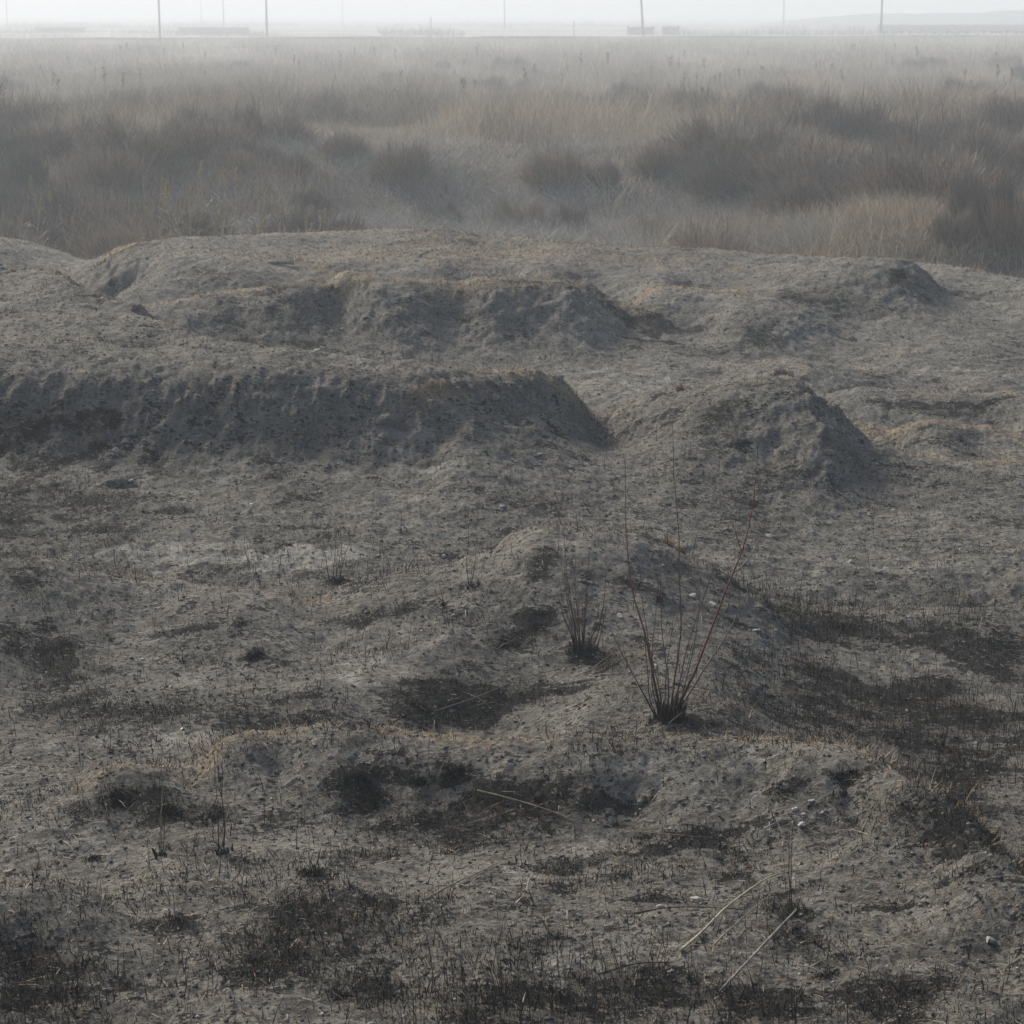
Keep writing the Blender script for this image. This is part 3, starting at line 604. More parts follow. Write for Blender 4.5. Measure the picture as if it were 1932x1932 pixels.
# ---------------- fallen canes and sticks
def cane(path, r0, r1, mat, label, lift=.02, name="fallen_cane", fork=None):
    P_ = [hit(px, py) for px, py in path]; root = P_[0].copy(); pts = []
    for i, p in enumerate(P_): pts.append(p - root + Vector((0, 0, lift * (1 + .8 * math.sin(math.pi * i / (len(P_) - 1))))))
    fp = []
    for i in range(len(pts) - 1):
        p0 = pts[max(i - 1, 0)]; p1 = pts[i]; p2 = pts[i + 1]; p3 = pts[min(i + 2, len(pts) - 1)]
        for k in range(5):
            t = k / 5; fp.append(.5 * ((2 * p1) + (p2 - p0) * t + (2 * p0 - 5 * p1 + 4 * p2 - p3) * t * t + (3 * p1 - p0 - 3 * p2 + p3) * t ** 3))
    fp.append(pts[-1]); m = len(fp)
    # knots along the stem
    rr = [(r0 + (r1 - r0) * i / (m - 1)) * (1.25 if i % 6 == 3 else 1) for i in range(m)]
    o = new_obj(name, mesh(name, tube(fp, rr), mat)); o.location = root; tag(o, label, "fallen cane", "canes and sticks lying on the burnt ground")
    if fork:
        q = [p - root + Vector((0, 0, lift)) for p in [hit(px, py) for px, py in fork]]
        new_obj("leaf_sheath", mesh("leaf_sheath", tube(q, lin(r0 * .9, r0 * .3, len(q))), mat), o)
    return o
cane([(1283,1806),(1320,1775),(1370,1728),(1412,1695),(1450,1672),(1490,1657),(1530,1647)], .0062, .0022, M_STRAW, "long yellow straw cane arching across the lower right foreground", fork=[(1325,1768),(1300,1790),(1272,1816)])
cane([(1342,1800),(1362,1782),(1400,1748),(1440,1712),(1478,1682)], .0048, .0016, M_STRAWD, "shorter brownish cane lying just below the long yellow one", fork=[(1346,1795),(1344,1812)])
cane([(1357,1895),(1502,1740)], .0060, .0042, M_GREY, "straight grey cane, lowest of the three in the right foreground", lift=.05)
cane([(900,1500),(960,1518),(1010,1537),(1060,1555),(1100,1570)], .0042, .0022, M_STRAWD, "thin pale cane sloping down across the middle of the foreground mound")
cane([(1170,1578),(1230,1585),(1290,1590),(1345,1588)], .0032, .0018, M_STRAWD, "thin straw stalk lying level right of the sloping cane")
cane([(800,1705),(860,1680),(905,1658),(960,1625)], .0042, .0022, M_STRAWD, "thin cane rising to the right in the middle foreground", fork=[(905,1658),(940,1640)])
cane([(993,1690),(998,1676),(1004,1660)], .004, .003, M_GREY, "short grey stick lying alone in the middle foreground")
cane([(1440,1580),(1460,1567),(1478,1558)], .004, .003, M_GREY, "short grey stick just left of the white stone")
cane([(1195,1735),(1260,1727),(1330,1725),(1400,1725)], .0030, .002, M_BLK, "black burnt stick lying level above the pale ash patch")
cane([(820,1348),(900,1325),(980,1295),(1060,1272),(1085,1262)], .0036, .002, M_STRAWD, "long thin pale stalk lying across the dark trough left of the shrubs")
cane([(1262,1380),(1290,1365),(1320,1355),(1345,1345)], .004, .002, M_STRAWD, "thin pale stalk leaning on the rim at the foot of the red shrub", lift=.04)
cane([(1118,1270),(1150,1250),(1172,1240),(1190,1238)], .0036, .002, M_STRAWD, "curved pale twig between the two shrubs")
cane([(0,1430),(20,1420),(45,1408)], .005, .003, M_STRAWD, "pale stalk lying at the left edge of the grey flat")
cane([(1518,1845),(1538,1835),(1552,1822)], .004, .003, M_STRAWD, "short curved stick right of the lowest grey cane")
cane([(1505,1833),(1530,1842),(1556,1850)], .004, .003, M_GREY, "short straight stick beside the curved one right of the grey cane")
cane([(0,1838),(50,1832),(110,1827)], .004, .003, M_DRK, "dark stick lying level near the bottom left edge")
cane([(1130,1850),(1200,1836),(1270,1826)], .004, .0025, M_DRK, "thin dark stick running up to the foot of the yellow cane")
cane([(205,650),(290,655),(380,660)], .004, .003, M_STRAWD, "faint straw stalk on top of the left hill")

# ---------------- stones
def stone_mesh(seed, flat=.6):
    r = random.Random(seed); import bmesh
    bm = bmesh.new(); bmesh.ops.create_icosphere(bm, subdivisions=2, radius=1)
    pl_ = [(Vector((r.gauss(0, 1), r.gauss(0, 1), r.gauss(0, 1))).normalized(), r.uniform(.45, .8)) for _ in range(9)]
    for v in bm.verts:
        for nn, d in pl_:
            k = v.co.dot(nn)
            if k > d: v.co -= nn * (k - d)
        v.co.z *= flat; v.co.x *= 1.15; v.co += Vector((r.gauss(0, .02), r.gauss(0, .02), r.gauss(0, .02)))
    me = bpy.data.meshes.new("stone"); bm.to_mesh(me); bm.free(); return me
M_PALE = plain("pale_stone", (.36, .33, .285), .2, 60); M_GST = plain("grey_stone", (.22, .215, .21), .3, 60); M_WH = plain("white_scrap", (.46, .445, .41), .1, 20, .5); M_BRICK = plain("orange_brick", (.42, .15, .08), .2, 40)
SM = [stone_mesh(i, .45 + .1 * (i % 4)) for i in range(8)]
def stone(px, py, wpx, label, mat=M_PALE, group=None, name="stone", i=0, cat="stone", hp=1.0):
    b = hit(px, py); s = wpx * b.y / F / 2 * .85; me = SM[i % 8].copy(); me.materials.clear(); me.materials.append(mat)
    o = new_obj(name, me); o.location = (b.x, b.y, b.z + s * .25); o.scale = (s, s, s * hp); o.rotation_euler = (random.uniform(-.3, .3), random.uniform(-.3, .3), random.uniform(0, 6)); tag(o, label, cat, group); return o
stone(1313, 1703, 30, "pinkish-grey rounded stone, the biggest on the lower right slope", M_PALE, i=1, hp=1.2)
stone(1512, 1561, 24, "flat white angular stone on the upper right of the foreground slope", M_WH, i=2)
stone(1500, 1532, 16, "small white chip just above the flat white stone", M_WH, i=3)
stone(1530, 1513, 18, "tan clod near the rim above the white stones", M_PALE, i=4)
stone(1092, 1732, 18, "pale grey stone left of the pinkish stone", M_GST, i=5)
stone(18, 1650, 26, "pale rock at the left edge above the dark hump", M_PALE, i=6, hp=1.3)
stone(1868, 1778, 26, "flat whitish stone casting a small shadow at the lower right edge", M_PALE, i=7)
stone(98, 1080, 9, "white upright scrap on the left ridge in front of the basin", M_WH, hp=2.6, cat="litter scrap", name="litter_scrap")
stone(412, 1446, 9, "small orange brick fragment at the left end of the foreground mound", M_BRICK, name="brick_fragment", cat="brick")
stone(838, 1052, 14, "pale stone on the rim left of the middle mound", M_PALE, i=2)
stone(755, 1068, 10, "pale stone on the low rim right of the basin", M_PALE, i=3)
stone(948, 960, 14, "white chip on the grey slope below the cliff corner", M_WH, i=1)
stone(1018, 860, 15, "pale lump on the slope below the steep bank", M_GST, i=5)
stone(1686, 967, 12, "white stone at the foot of the right mound, right of a pair", M_WH, i=0)
stone(1640, 975, 11, "pale stone at the foot of the right mound, left of a pair", M_PALE, i=4)
stone(1605, 1061, 11, "white chip lying in the pale streaky flat at the right", M_WH, i=6)
stone(1450, 1013, 22, "long flat pale chip behind the thick red shoot", M_PALE, i=7, hp=.4)
stone(1425, 1193, 24, "long pale chip lying right of the red shrub", M_WH, i=1, hp=.5)
stone(1308, 1128, 22, "pale flat chip on the right slope of the middle mound", M_PALE, i=2, hp=.5)
stone(1345, 1146, 20, "pale flat chip right of its neighbour on the middle mound", M_PALE, i=3, hp=.5)
stone(1170, 1164, 18, "rounded pinkish stone between the two shrubs", M_PALE, i=4)
stone(1180, 744, 13, "white chip in the light gap between the two dark mounds", M_WH, i=5, hp=.6)
stone(712, 548, 9, "white chip high on the middle ridge", M_WH, i=6)
stone(688, 600, 10, "pale chip halfway down the middle ridge", M_PALE, i=7)
stone(645, 628, 8, "small white chip low on the middle ridge", M_WH, i=0)
stone(782, 634, 8, "small pale chip right of the others on the middle ridge", M_PALE, i=1)
stone(598, 664, 18, "flat pale chips at the foot of the middle ridge", M_PALE, i=2, hp=.4)
stone(607, 659, 10, "small flat chip touching the one at the foot of the middle ridge", M_PALE, i=3, hp=.5)
stone(132, 706, 7, "white speck of litter on the dark steep bank at the left", M_WH, i=3, hp=1.6, cat="litter scrap", name="litter_scrap")
stone(247, 920, 10, "pale stone beside the dark burrow on the left slope", M_PALE, i=4)
stone(474, 952, 10, "white chip on the dark slope left of centre", M_WH, i=5, hp=.6)
stone(344, 1376, 10, "white chip on the grey flat left of the foreground mound", M_WH, i=6)
stone(1748, 1600, 11, "pinkish flat chip near the right rim of the foreground mound", M_BRICK, i=7, hp=.4)
stone(1860, 1610, 11, "pale chip close to the right rim in the foreground", M_PALE, i=0)
stone(1753, 1713, 8, "small white chip right of the dark sapling", M_WH, i=1)
stone(1652, 490, 6, "white speck on top of the right knob", M_WH, i=2)
for i in range(46):   # other small stones nobody can tell apart
    px = random.uniform(20, 1900); py = random.choice([random.uniform(1420, 1900), random.uniform(560, 1300)])
    stone(px, py, random.uniform(5, 9), "small pale chip of stone lying on the ashy ground", random.choice([M_PALE, M_GST, M_WH]), "small pale stone chips", i=i)

# weathered plank lying on the plateau
b = hit(530, 500); k = b.y / F
pk = join(tube([(-.21, 0, 0), (-.1, .01, .005), (.1, .0, .006), (.21, -.01, 0)], [.03, .034, .033, .028], 8))
o = new_obj("fallen_log", mesh("fallen_log", pk, M_GREY)); o.location = b + Vector((0, 0, .03)); o.rotation_euler = (0, 0, .05)
tag(o, "short grey log lying on the tan plateau of the far bank", "log")

# ------------------------------------------------------------------ marsh vegetation
def marsh_pts(n, y0, y1, umax=.33):
    t = rng.uniform(0, 1, n); yy = 1 / (1 / y0 + (1 / y1 - 1 / y0) * t); return rng.uniform(-umax, umax, n) * yy, yy
gx, gyy = marsh_pts(330000, 45.5, 200); gx3, gyy3 = marsh_pts(160000, 150, 435)
gx = np.concatenate([gx, gx3]); gyy = np.concatenate([gyy, gyy3]); n = len(gx)
pn = fbm(gx / 7, gyy / 14, 4, 401); pn2 = fbm(gx / 3, gyy / 6, 3, 411)
# thin, low growth where the ground is open in the middle
opn = np.exp(-((gx / gyy * F + 60) / 270) ** 4) * ss(70, 67.5, gyy) * ss(50, 57, gyy)
hh = (.35 + 1.5 * ss(.35, .7, pn)) * rng.uniform(.5, 1.1, n) * (1 - .35 * opn) * (.55 + .45 * ss(50, 90, gyy)) * (1 + .25 * ss(100, 300, gyy))
cols = np.array([(.50, .43, .32), (.28, .235, .185), (.14, .12, .105), (.43, .37, .29), (.38, .31, .24)])
thick = ss(.50, .62, fbm(gx / 5, gyy / 9, 3, 431)) * ss(48, 56, gyy) * ss(130, 100, gyy)
tone = np.where(pn2[:, None] > .52, cols[0], np.where(pn2[:, None] > .44, cols[4], cols[1]))
tone = tone * .55 + cols[rng.integers(0, 5, n)] * .45
tone = tone * (1 - .45 * opn[:, None]) + np.array([.36, .37, .37]) * .5 * opn[:, None]
tone = tone * (1.15 - .25 * thick[:, None]); hh = hh * (1 + .35 * thick)
tone = tone * rng.uniform(.65, 1.35, (n, 1))
s5 = blades(gx, gyy, glook(ZG, gx, gyy) - .05, hh, rng.uniform(.010, .022, n) * (.7 + gyy / 110), rng.uniform(.05, .55, n), tone, 2, .8)
stuff("marsh_grass", "hazy mass of dry reeds and grass covering the marsh beyond the mounds", "dry reeds", s5)
gx, gyy = marsh_pts(120000, 49, 71, .17); gx = gx - 1.0; n = len(gx); o_ = ss(.45, .6, fbm(gx / 1.6, gyy / 3, 3, 461)); k = rng.uniform(0, 1, n) < .35 + .65 * o_; gx, gyy, o_ = gx[k], gyy[k], o_[k]; n = len(gx)
s5b = blades(gx, gyy, glook(ZG, gx, gyy) - .05, rng.uniform(.2, .8, n) * (.6 + .7 * o_), rng.uniform(.008, .018, n), rng.uniform(.2, 1.3, n), tones(n, [(.40, .40, .37), (.31, .31, .30), (.2, .195, .18), (.40, .35, .27)]), 2, .8)
stuff("bank_grass", "grey bleached grass hanging down the open slope beyond the highest bank", "grass", s5b)
# pale bleached grass on the right slope close behind the bank
gx, gyy = marsh_pts(90000, 45.5, 75); k = rng.uniform(0, 1, len(gx)) < ss(3.5, 8, gx - .06 * (gyy - 40)) ; gx, gyy = gx[k], gyy[k]; n = len(gx)
s6 = blades(gx, gyy, glook(ZG, gx, gyy) - .05, rng.uniform(.25, .75, n), rng.uniform(.010, .020, n), rng.uniform(.05, .6, n), tones(n, [(.44, .38, .28), (.36, .30, .22), (.30, .25, .19)]), 2, .8)
stuff("bleached_grass", "pale straw-coloured grass on the slope behind the right end of the bank", "grass", s6)

# leafless twiggy shrubs
def shrub_mesh(seed, w, h, ntw, dark):
    """leafless twigs: a ragged thicket of several overlapping clumps, feathery at the top"""
    r = np.random.default_rng(seed); nl = 9; n = ntw
    la = r.uniform(0, 6.283, nl); ld = np.sqrt(r.uniform(0, 1, nl)) * w * .36; lx = np.cos(la) * ld; ly = np.sin(la) * ld
    lr = r.uniform(.16, .34, nl) * w; lh = h * r.uniform(.5, 1.05, nl) * (1 - .45 * ld / (w * .5))
    k = r.integers(0, nl, n); a = r.uniform(0, 6.283, n); u = r.uniform(0, 1, n) ** .55
    rad = lr[k] * u; tx = lx[k] + np.cos(a) * rad; ty = ly[k] + np.sin(a) * rad
    top = lh[k] * np.sqrt(np.clip(1 - (u * .95) ** 2, 0, 1)) * r.uniform(.5, 1.0, n) + r.exponential(.07, n) * h
    f0 = r.uniform(.0, .85, n); sx = lx[k] * .6 + (tx - lx[k] * .6) * (.35 + .6 * f0); sy = ly[k] * .6 + (ty - ly[k] * .6) * (.35 + .6 * f0); sz = top * f0
    ph = r.uniform(0, 6.283, n); wd = r.uniform(.004, .011, n); wx = np.cos(ph) * wd; wy = np.sin(ph) * wd
    jx = r.normal(0, .05, n); jy = r.normal(0, .05, n)
    P0 = np.stack([sx, sy, sz], 1); P2 = np.stack([tx, ty, top], 1); P1 = (P0 + P2) / 2 + np.stack([jx, jy, np.abs(jx) * .6], 1)
    Wv = np.stack([wx, wy, 0 * wx], 1)
    V = np.stack([P0 - Wv, P0 + Wv, P1 - Wv * .7, P1 + Wv * .7, P2 - Wv * .2, P2 + Wv * .2], 1).reshape(-1, 3)
    b = np.arange(n)[:, None, None] * 6; f = np.array([[0, 1, 3, 2], [2, 3, 5, 4]])[None]; Fc = (b + f).reshape(-1, 4)
    t = np.array(dark)[None] * r.uniform(.6, 1.4, (n, 1))
    return np_mesh("shrub", V, Fc, TINT, dict(tint=np.repeat(t, 6, axis=0)))
SH = [shrub_mesh(i, 2.2, 1.5, 5600, c) for i, c in enumerate([(.19, .165, .14), (.26, .215, .175), (.165, .148, .135), (.31, .255, .20), (.205, .175, .15), (.27, .23, .185)])]
def place_marsh(px, py, y):
    q = at_y(px, py, y); return q[0]
def shrub_at(x, y, w, h, i, label, group="leafless shrubs in the marsh"):
    o = new_obj("shrub", SH[i % 6]); z = float(glook(ZG, np.array([x]), np.array([y]))[0])
    o.location = (x, y, z - .08); o.scale = (w / 2.2, w / 2.2, h / 1.5); o.rotation_euler = (0, 0, random.uniform(0, 6)); tag(o, label, "shrub", group); return o
def shrub_px(px, top, bot, wpx, i, label):
    # stands where the ground is seen at bot (or just behind the bank if hidden)
    yy = np.exp(np.linspace(math.log(46), math.log(300), 800)); d = ray(px, bot); xx = d[0] * yy / d[1]; zr = ZC + d[2] * yy / d[1]
    k = np.nonzero(glook(ZG, xx, yy) >= zr)[0]; y_ = yy[k[0]] if len(k) else 300
    x_ = xx[k[0]] if len(k) else xx[-1]
    return shrub_at(x_, y_, wpx * y_ / F, (bot - top) * y_ / F * 1.05, i, label)
NS = [(90,190,240,170,"broad dark shrub mass high at the left edge"),(215,255,370,190,"big dark shrub left of the plumed reeds"),(40,240,360,120,"dark shrub at the left edge behind the reeds"),(430,260,330,120,"brown shrub in the left half above the plumed reeds"),
 (560,275,330,90,"low brown shrub just left of the open blue-grey patch"),(480,355,420,110,"squat shrub behind the crest at the upper left of the bank"),(590,345,400,90,"tawny shrub left of the open patch, close behind the bank"),(760,252,340,140,"rounded shrub at the top of the open blue-grey patch"),
 (828,355,435,95,"lone round dark shrub in the open patch behind the highest bank"),(1050,255,350,160,"wide dark shrub above the middle of the bank"),(1132,285,350,80,"small rounded shrub right of the wide dark one"),(985,350,440,110,"dark shrub close behind the bank, centre"),
 (1065,365,450,100,"brown shrub right of the central one, close behind the bank"),(1240,250,330,120,"dark shrub in the upper right-centre of the marsh"),(1350,250,370,200,"broad dark thicket shrub right of centre"),(1500,255,350,180,"long dark shrub above the pale grass slope"),
 (1395,375,450,110,"shrub at the left foot of the pale grass slope"),(1230,380,455,100,"scraggy shrub with pale canes behind the bank"),(1650,285,400,150,"large feathery brown shrub above the right knob"),(1745,265,380,140,"second feathery shrub right of the large one"),
 (1850,280,430,150,"tall brown shrub near the right edge"),(1920,330,470,130,"brown shrub cut by the right edge of the view"),(1560,330,410,110,"small feathery shrub left of the large feathery one"),(1800,360,460,90,"lower shrub in front of the tall ones at the right"),
 (320,230,300,110,"brown shrub in the back row left of centre"),(650,235,300,120,"faint brown shrub in the back row"),(1600,200,260,130,"far shrub above the feathery shrubs"),(1900,95,135,80,"far dark tree-like shrub on the skyline at the right edge")]
for i, (px, tp, bt, wp, lb) in enumerate(NS): shrub_px(px, tp, bt, wp, i, lb)
rs = random.Random(21)
for i in range(265):
    y_ = 1 / rs.uniform(1 / 260, 1 / 50); x_ = rs.uniform(-.3, .3) * y_
    if abs(x_ / y_ * F + 60) < 270 and y_ < 68: continue
    if fbm(np.array([x_ / 12]), np.array([y_ / 20]), 2, 77)[0] < .40: continue
    s = rs.uniform(1.6, 4.6); shrub_at(x_, y_, s, min(2.2, s * rs.uniform(.35, .65)), i, "hazy leafless shrub among the dry reeds of the far marsh")
# dark upright dock stalks in the middle distance
def dock_mesh(seed):
    r = random.Random(seed); parts = [tube([(0, 0, 0), (r.uniform(-.05, .05), 0, .8), (r.uniform(-.12, .12), 0, 1.5)], [.02, .016, .008], 5)]
    for k in range(26):
        z = r.uniform(.6, 1.5); a = r.uniform(0, 6.3); L = r.uniform(.08, .22); parts.append(tube([(0, 0, z), (math.cos(a) * L * .6, math.sin(a) * L * .6, z + L * .5), (math.cos(a) * L * .7, math.sin(a) * L * .7, z + L)], [.01, .03, .012], 5))
    return mesh("dock_stalk", join(*parts), M_DRK)
DK = [dock_mesh(i) for i in range(3)]
for i in range(110):
    y_ = rs.uniform(150, 330) if i % 4 else rs.uniform(115, 180); x_ = rs.uniform(-.25, .25) * y_
    o = new_obj("dock_stalk", DK[i % 3]); o.location = (x_, y_, float(glook(ZG, np.array([x_]), np.array([y_]))[0]) + rs.uniform(0, .35)); s = rs.uniform(.6, 1.25); o.scale = (s, s, s); o.rotation_euler = (rs.uniform(-.15, .15), rs.uniform(-.15, .15), rs.uniform(0, 6))
    o.location.z -= .35
    tag(o, "dark seed-headed stalk poking above the hazy reeds", "weed", "dark seed stalks above the reeds")
# plumed reeds behind the left half of the bank
M_PLUME = plain("reed_plume", (.34, .27, .18), .25, 30)
def reed_meshes(seed):
    r = random.Random(seed); hgt = 1.0; bend = r.uniform(-.12, .12)
    st = mesh("stem", tube([(0, 0, 0), (bend * .2, 0, .5), (bend, 0, .93)], [.006, .005, .003], 5), M_STRAW)
    pts = []; 
    parts = []
    for k in range(60):
        t = r.random(); z = .88 + .17 * t; x0 = bend + .03 * t; a = r.uniform(0, 6.3); L = .034 * (1 - t * .6) + .01
        parts.append(tube([(x0, 0, z), (x0 + math.cos(a) * L * .5 + .01, math.sin(a) * L * .5, z + .02), (x0 + math.cos(a) * L * .8 + .03, math.sin(a) * L * .8, z + .005)], [.003, .006, .002], 3))
    pm = mesh("plume", join(*parts), M_PLUME)
    lf = []
    for k in range(5):
        z = r.uniform(.25, .75); sgn = r.choice((-1, 1)); L = r.uniform(.15, .28)
        lf.append(([(bend * z, -.006, z), (bend * z, .006, z), (bend * z + sgn * L * .6, .008, z + L * .5), (bend * z + sgn * L * .6, -.008, z + L * .5), (bend * z + sgn * L, 0, z + L * .35)], [(0, 1, 2, 3), (3, 2, 4)]))
    return st, pm, mesh("leaf", join(*lf), M_STRAW, False)
RM = [reed_meshes(i) for i in range(5)]
for i in range(96):
    px = rs.choice([rs.gauss(400, 120), rs.gauss(560, 90), rs.gauss(200, 110), rs.gauss(430, 40)]); y_ = rs.choice([rs.uniform(46, 52), rs.uniform(50, 60)])
    if px < -40 or px > 900: px = 350 + rs.uniform(-60, 60)
    x_ = (px - 966) / F * y_; o = empty("plumed_reed", (x_, y_, float(glook(ZG, np.array([x_]), np.array([y_]))[0]) - .03))
    s = rs.uniform(.9, 1.9) * (1.2 if 330 < px < 480 else .95); o.scale = (s * .9, s * .9, s); o.rotation_euler = (rs.uniform(-.25, .25), rs.uniform(-.25, .25), rs.uniform(-.6, .6))
    tag(o, "pale plumed reed standing behind the left half of the far bank", "reed", "plumed reeds behind the bank")
    for nm, me in zip(("stem", "plume", "leaf"), RM[i % 5]): new_obj(nm, me, o)

# pale bent canes behind the bank
for (px, py, lb) in [(1230, 400, "pale bent canes behind the bank, right of centre"), (1150, 330, "pale bent canes in the blue-grey patch above the bank")]:
    yb = 50.0 if py > 380 else 62.0; q = at_y(px, py, yb); gz = float(glook(ZG, np.array([q[0]]), np.array([yb]))[0]); parts = []
    for k in range(26):
        a = rs.uniform(0, 6.3); L = rs.uniform(.7, 1.6); r_ = rs.uniform(0, .5); p0 = Vector((math.cos(a) * r_, math.sin(a) * r_, 0))
        parts.append(tube([p0, p0 + Vector((math.cos(a) * L * .15, 0, L * .7)), p0 + Vector((math.cos(a) * L * .45, math.sin(a) * .2, L))], [.009, .007, .004], 4))
    o = new_obj("cane_clump", mesh("cane_clump", join(*parts), M_STRAW)); o.location = (q[0], yb, gz); tag(o, lb, "reeds")

# ------------------------------------------------------------------ far road, poles, fence, flags, hill, treeline
M_ROAD = plain("pale_road", (.62, .62, .60), .06, .2)
v = []; f = []
for i, xx in enumerate(np.linspace(-700, 900, 60)):
    yy = 440 + .25 * xx
    for dy in (-3.2, 3.2): v.append((xx, yy + dy, -2.2 + 1.1 + .13))
    if i: a = 2 * i; f.append((a - 2, a, a + 1, a - 1))
road = new_obj("road", mesh("road", (v, f), M_ROAD, False)); tag(road, kind="structure")
M_POLE = plain("dark_pole", (.10, .10, .11), .2, 2); M_POLEB = plain("grey_pole", (.16, .17, .18), .2, 2); M_GLASS = plain("lamp_cover", (.35, .36, .38), .1, 5)
def gz_far(x, y):
    q = y - (440 + .25 * x); return -2.2 + 1.1 * math.exp(-(q / 9) ** 4)
def pole(px, basepy, hgt, kind, label, y_, lean=0, r=.16, mat=M_POLE):
    x_ = (px - 966) / F * y_ * 1.0; z_ = float(glook(ZG, np.array([x_]), np.array([float(y_)]))[0]) - .3
    o = empty("utility_pole" if kind != 'lamp' else "street_lamp", (x_, y_, z_)); o.rotation_euler = (0, lean, 0); tag(o, label, "pole")
    new_obj("pole", mesh("pole", tube([(0, 0, 0), (0, 0, hgt * .5), (0, 0, hgt)], [r, r * .85, r * .65], 8), mat), o)
    if kind == 'cross':
        new_obj("crossarm", mesh("crossarm", tube([(-1.0, 0, hgt - .6), (0, 0, hgt - .55), (1.0, 0, hgt - .6)], [.09, .1, .09], 6), mat), o)
        for s in (-.9, 0.0, .9): new_obj("insulator", mesh("insulator", tube([(s, 0, hgt - .5), (s, 0, hgt - .35), (s, 0, hgt - .2)], [.05, .1, .06], 6), M_GLASS), o)
    if kind == 'box':
        new_obj("transformer_box", mesh("transformer_box", tube([(-.35, 0, hgt - 1.0), (-.35, 0, hgt - .6), (-.35, 0, hgt - .2)], [.34, .4, .34], 8), mat), o)
    return o
pole(318, 80, 14, 'plain', "tall dark pole on the left, rising out of the top of the view", 400, mat=M_POLE, r=.19)
pole(515, 85, 9.6, 'plain', "shorter thick dark pole at the left whose top is in view", 470, r=.28)
pole(436, 62, 15, 'cross', "faint grey pole between the two dark poles on the left", 700, r=.2, mat=M_POLEB)
pole(953, 60, 16, 'cross', "faint pole near the middle of the horizon", 740, lean=-.02, r=.24, mat=M_POLEB)
pole(1208, 75, 10.2, 'box', "leaning pole right of the middle with a box at its top", 452, lean=-.075, r=.27)
pole(1465, 60, 15, 'cross', "faint pole right of the leaning pole", 760, r=.28, mat=M_POLEB)
pole(1645, 65, 16, 'plain', "tall pole standing at the left end of the coloured flags", 470, r=.24)
pole(38, 60, 15, 'cross', "very faint pole near the left edge of the horizon", 800, r=.2, mat=M_POLEB)
pole(395, 60, 14, 'plain', "very faint thin pole between the tall and the shorter dark pole", 950, r=.2, mat=M_POLEB)
pole(655, 50, 15, 'plain', "very faint thin pole left of the middle of the horizon", 950, r=.2, mat=M_POLEB)
pole(817, 75, 5, 'plain', "short faint post left of the middle beyond the marsh", 520, r=.15, mat=M_POLEB)
pole(1080, 70, 4, 'plain', "short faint post between the middle pole and the leaning pole", 540, r=.15, mat=M_POLEB)
# field walls / low sheds
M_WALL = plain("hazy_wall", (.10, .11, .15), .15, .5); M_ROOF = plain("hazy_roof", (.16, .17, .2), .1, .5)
def boxvf(x0, x1, y0, y1, z0, z1):
    V = [(x0, y0, z0), (x1, y0, z0), (x1, y1, z0), (x0, y1, z0), (x0, y0, z1), (x1, y0, z1), (x1, y1, z1), (x0, y1, z1)]
    return V, [(0, 3, 2, 1), (4, 5, 6, 7), (0, 1, 5, 4), (1, 2, 6, 5), (2, 3, 7, 6), (3, 0, 4, 7)]
def far_wall(px0, px1, y_, hgt, label, zb=-2.3):
    x0 = (px0 - 966) / F * y_; x1 = (px1 - 966) / F * y_; o = empty("field_wall", ((x0 + x1) / 2, y_, zb)); w = x1 - x0
    new_obj("panel", mesh("panel", boxvf(-w / 2, w / 2, -.1, .1, 0, hgt * .86), M_WALL, False), o); new_obj("coping", mesh("coping", boxvf(-w / 2 - .1, w / 2 + .1, -.2, .2, hgt * .86 + .003, hgt), M_ROOF, False), o)
    n_ = max(2, int(w / 7))
    for k in range(n_ + 1): new_obj("post", mesh("post", boxvf(-w / 2 + w * k / n_ - .3, -w / 2 + w * k / n_ + .3, -.45, -.202, 0, hgt + .2), M_ROOF, False), o)
    tag(o, label, "wall"); return o
far_wall(1180, 1226, 560, 2.2, "short dark-grey wall at the foot of the leaning pole"); far_wall(1244, 1272, 565, 2.2, "shorter wall right of the leaning pole")
far_wall(1640, 2000, 640, 2.2, "long hazy wall beyond the coloured flags"); far_wall(355, 480, 600, 1.8, "low hazy wall between the left poles")
far_wall(90, 180, 620, 1.6, "faint low wall at the far left")
# bunting
br = empty("bunting_line", ((1650 - 966) / F * 420, 420, -2.0)); tag(br, "string of tiny red, yellow and green flags along the marsh edge at the right", "bunting")
FL = [plain("flag_red", (.65, .10, .08), .05, 1), plain("flag_yellow", (.75, .62, .12), .05, 1), plain("flag_green", (.08, .45, .25), .05, 1), plain("flag_white", (.75, .75, .7), .05, 1)]
L = (1950 - 1650) / F * 420; top = 2.15
new_obj("cord", mesh("cord", tube([(L * i / 16, 0, top - .12 * math.sin(i * math.pi / 2) ** 2) for i in range(17)], [.02] * 17, 4), M_POLEB), br)
for i in range(5): new_obj("post", mesh("post", tube([(L * i / 4, .06, -.4), (L * i / 4, .06, 1), (L * i / 4, .06, top + .1)], [.06, .05, .05], 6), M_POLE), br)
for i in range(40):
    if i in (9, 10, 11, 21, 22): continue
    xx = L * (i + .5) / 40; zt = top - .05
    new_obj("flag", mesh("flag", ([(xx - .28, -.01, zt), (xx + .28, -.01, zt), (xx + .05, -.04, zt - .55), (xx - .28, .01, zt), (xx + .28, .01, zt), (xx + .05, -.02, zt - .55)], [(0, 2, 1), (3, 4, 5), (0, 1, 4, 3), (1, 2, 5, 4), (2, 0, 3, 5)]), FL[i * 7 % 4 if i % 3 else i % 3], False), br)
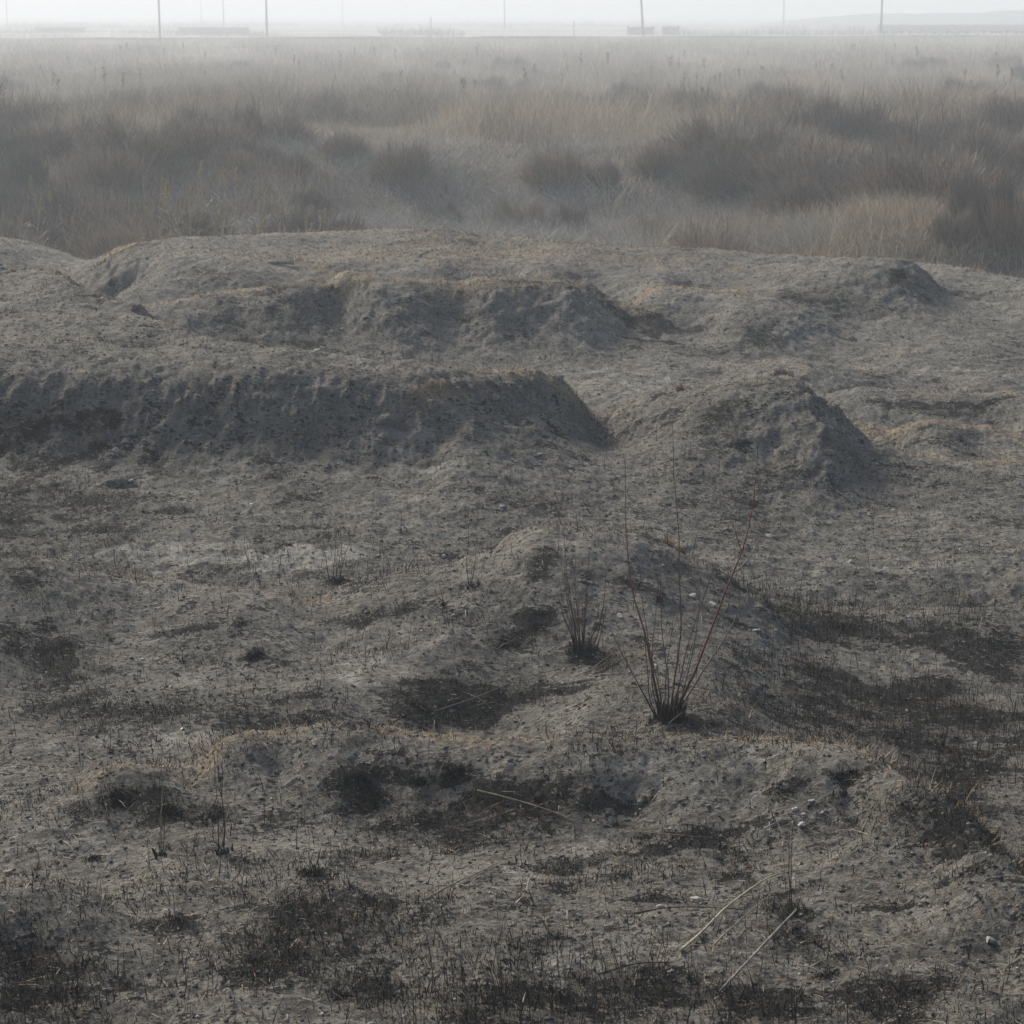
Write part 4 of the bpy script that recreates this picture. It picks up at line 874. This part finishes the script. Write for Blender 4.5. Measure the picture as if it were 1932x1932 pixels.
# distant hill on the right, hidden in haze, and far treeline
hx = np.linspace(-1, 1, 60); hyv = np.linspace(-1, 1, 20); HX, HY = np.meshgrid(hx, hyv)
HZ = np.clip(1 - np.abs(HX) ** 3, 0, 1) * np.clip(1 - HY ** 2, 0, 1) * (4 + 4 * fbm(HX * 4 + 5, HY * 2 + 3, 3, 600)); ii = np.arange(HX.size).reshape(HX.shape)
hill = new_obj("hills", np_mesh("hills", np.stack([HX.ravel() * 130 + 235, HY.ravel() * 60 + 1000, HZ.ravel() - 3.2], 1), np.stack([ii[:-1, :-1], ii[:-1, 1:], ii[1:, 1:], ii[1:, :-1]], -1).reshape(-1, 4), plain("hill_scrub", (.07, .075, .08), .2, .05), smooth=True))
tag(hill, kind="structure")
n = 26000; y_ = rng.choice([560., 620., 780., 900.], n) + rng.normal(0, 6, n); x_ = rng.uniform(-.27, .27, n) * y_
keep = fbm(x_ / 25, y_ / 50, 2, 701) > .5; x_, y_ = x_[keep], y_[keep]; n = len(x_)
s7 = blades(x_, y_, -2.3 + 0 * x_, rng.uniform(.6, 2.8, n) * (.3 + 1.0 * fbm(x_ / 8, y_ / 8, 2, 703)), rng.uniform(.08, .3, n), rng.uniform(.05, .4, n), tones(n, [(.07, .07, .075), (.12, .11, .10)]), 2)
stuff("far_scrub", "faint rows of scrub fading into the haze on the plain", "scrub", s7)

# ------------------------------------------------------------------ haze
V, Fc = boxvf(-4500, 4500, -70, 9200, -4.3, 17.5)
hz = new_obj("haze", mesh("haze", (V, Fc), bpy.data.materials.new("haze_air"), False)); tag(hz, "pale smoky haze lying over the whole plain", "haze", kind="stuff")
hm = hz.data.materials[0]; hm.use_nodes = True; t = hm.node_tree; t.nodes.clear(); out = t.nodes.new("ShaderNodeOutputMaterial"); pv = t.nodes.new("ShaderNodeVolumePrincipled")
pv.inputs["Color"].default_value = (.82, .89, .955, 1); pv.inputs["Density"].default_value = HAZE_D; pv.inputs["Anisotropy"].default_value = .2
t.links.new(pv.outputs[0], out.inputs["Volume"])
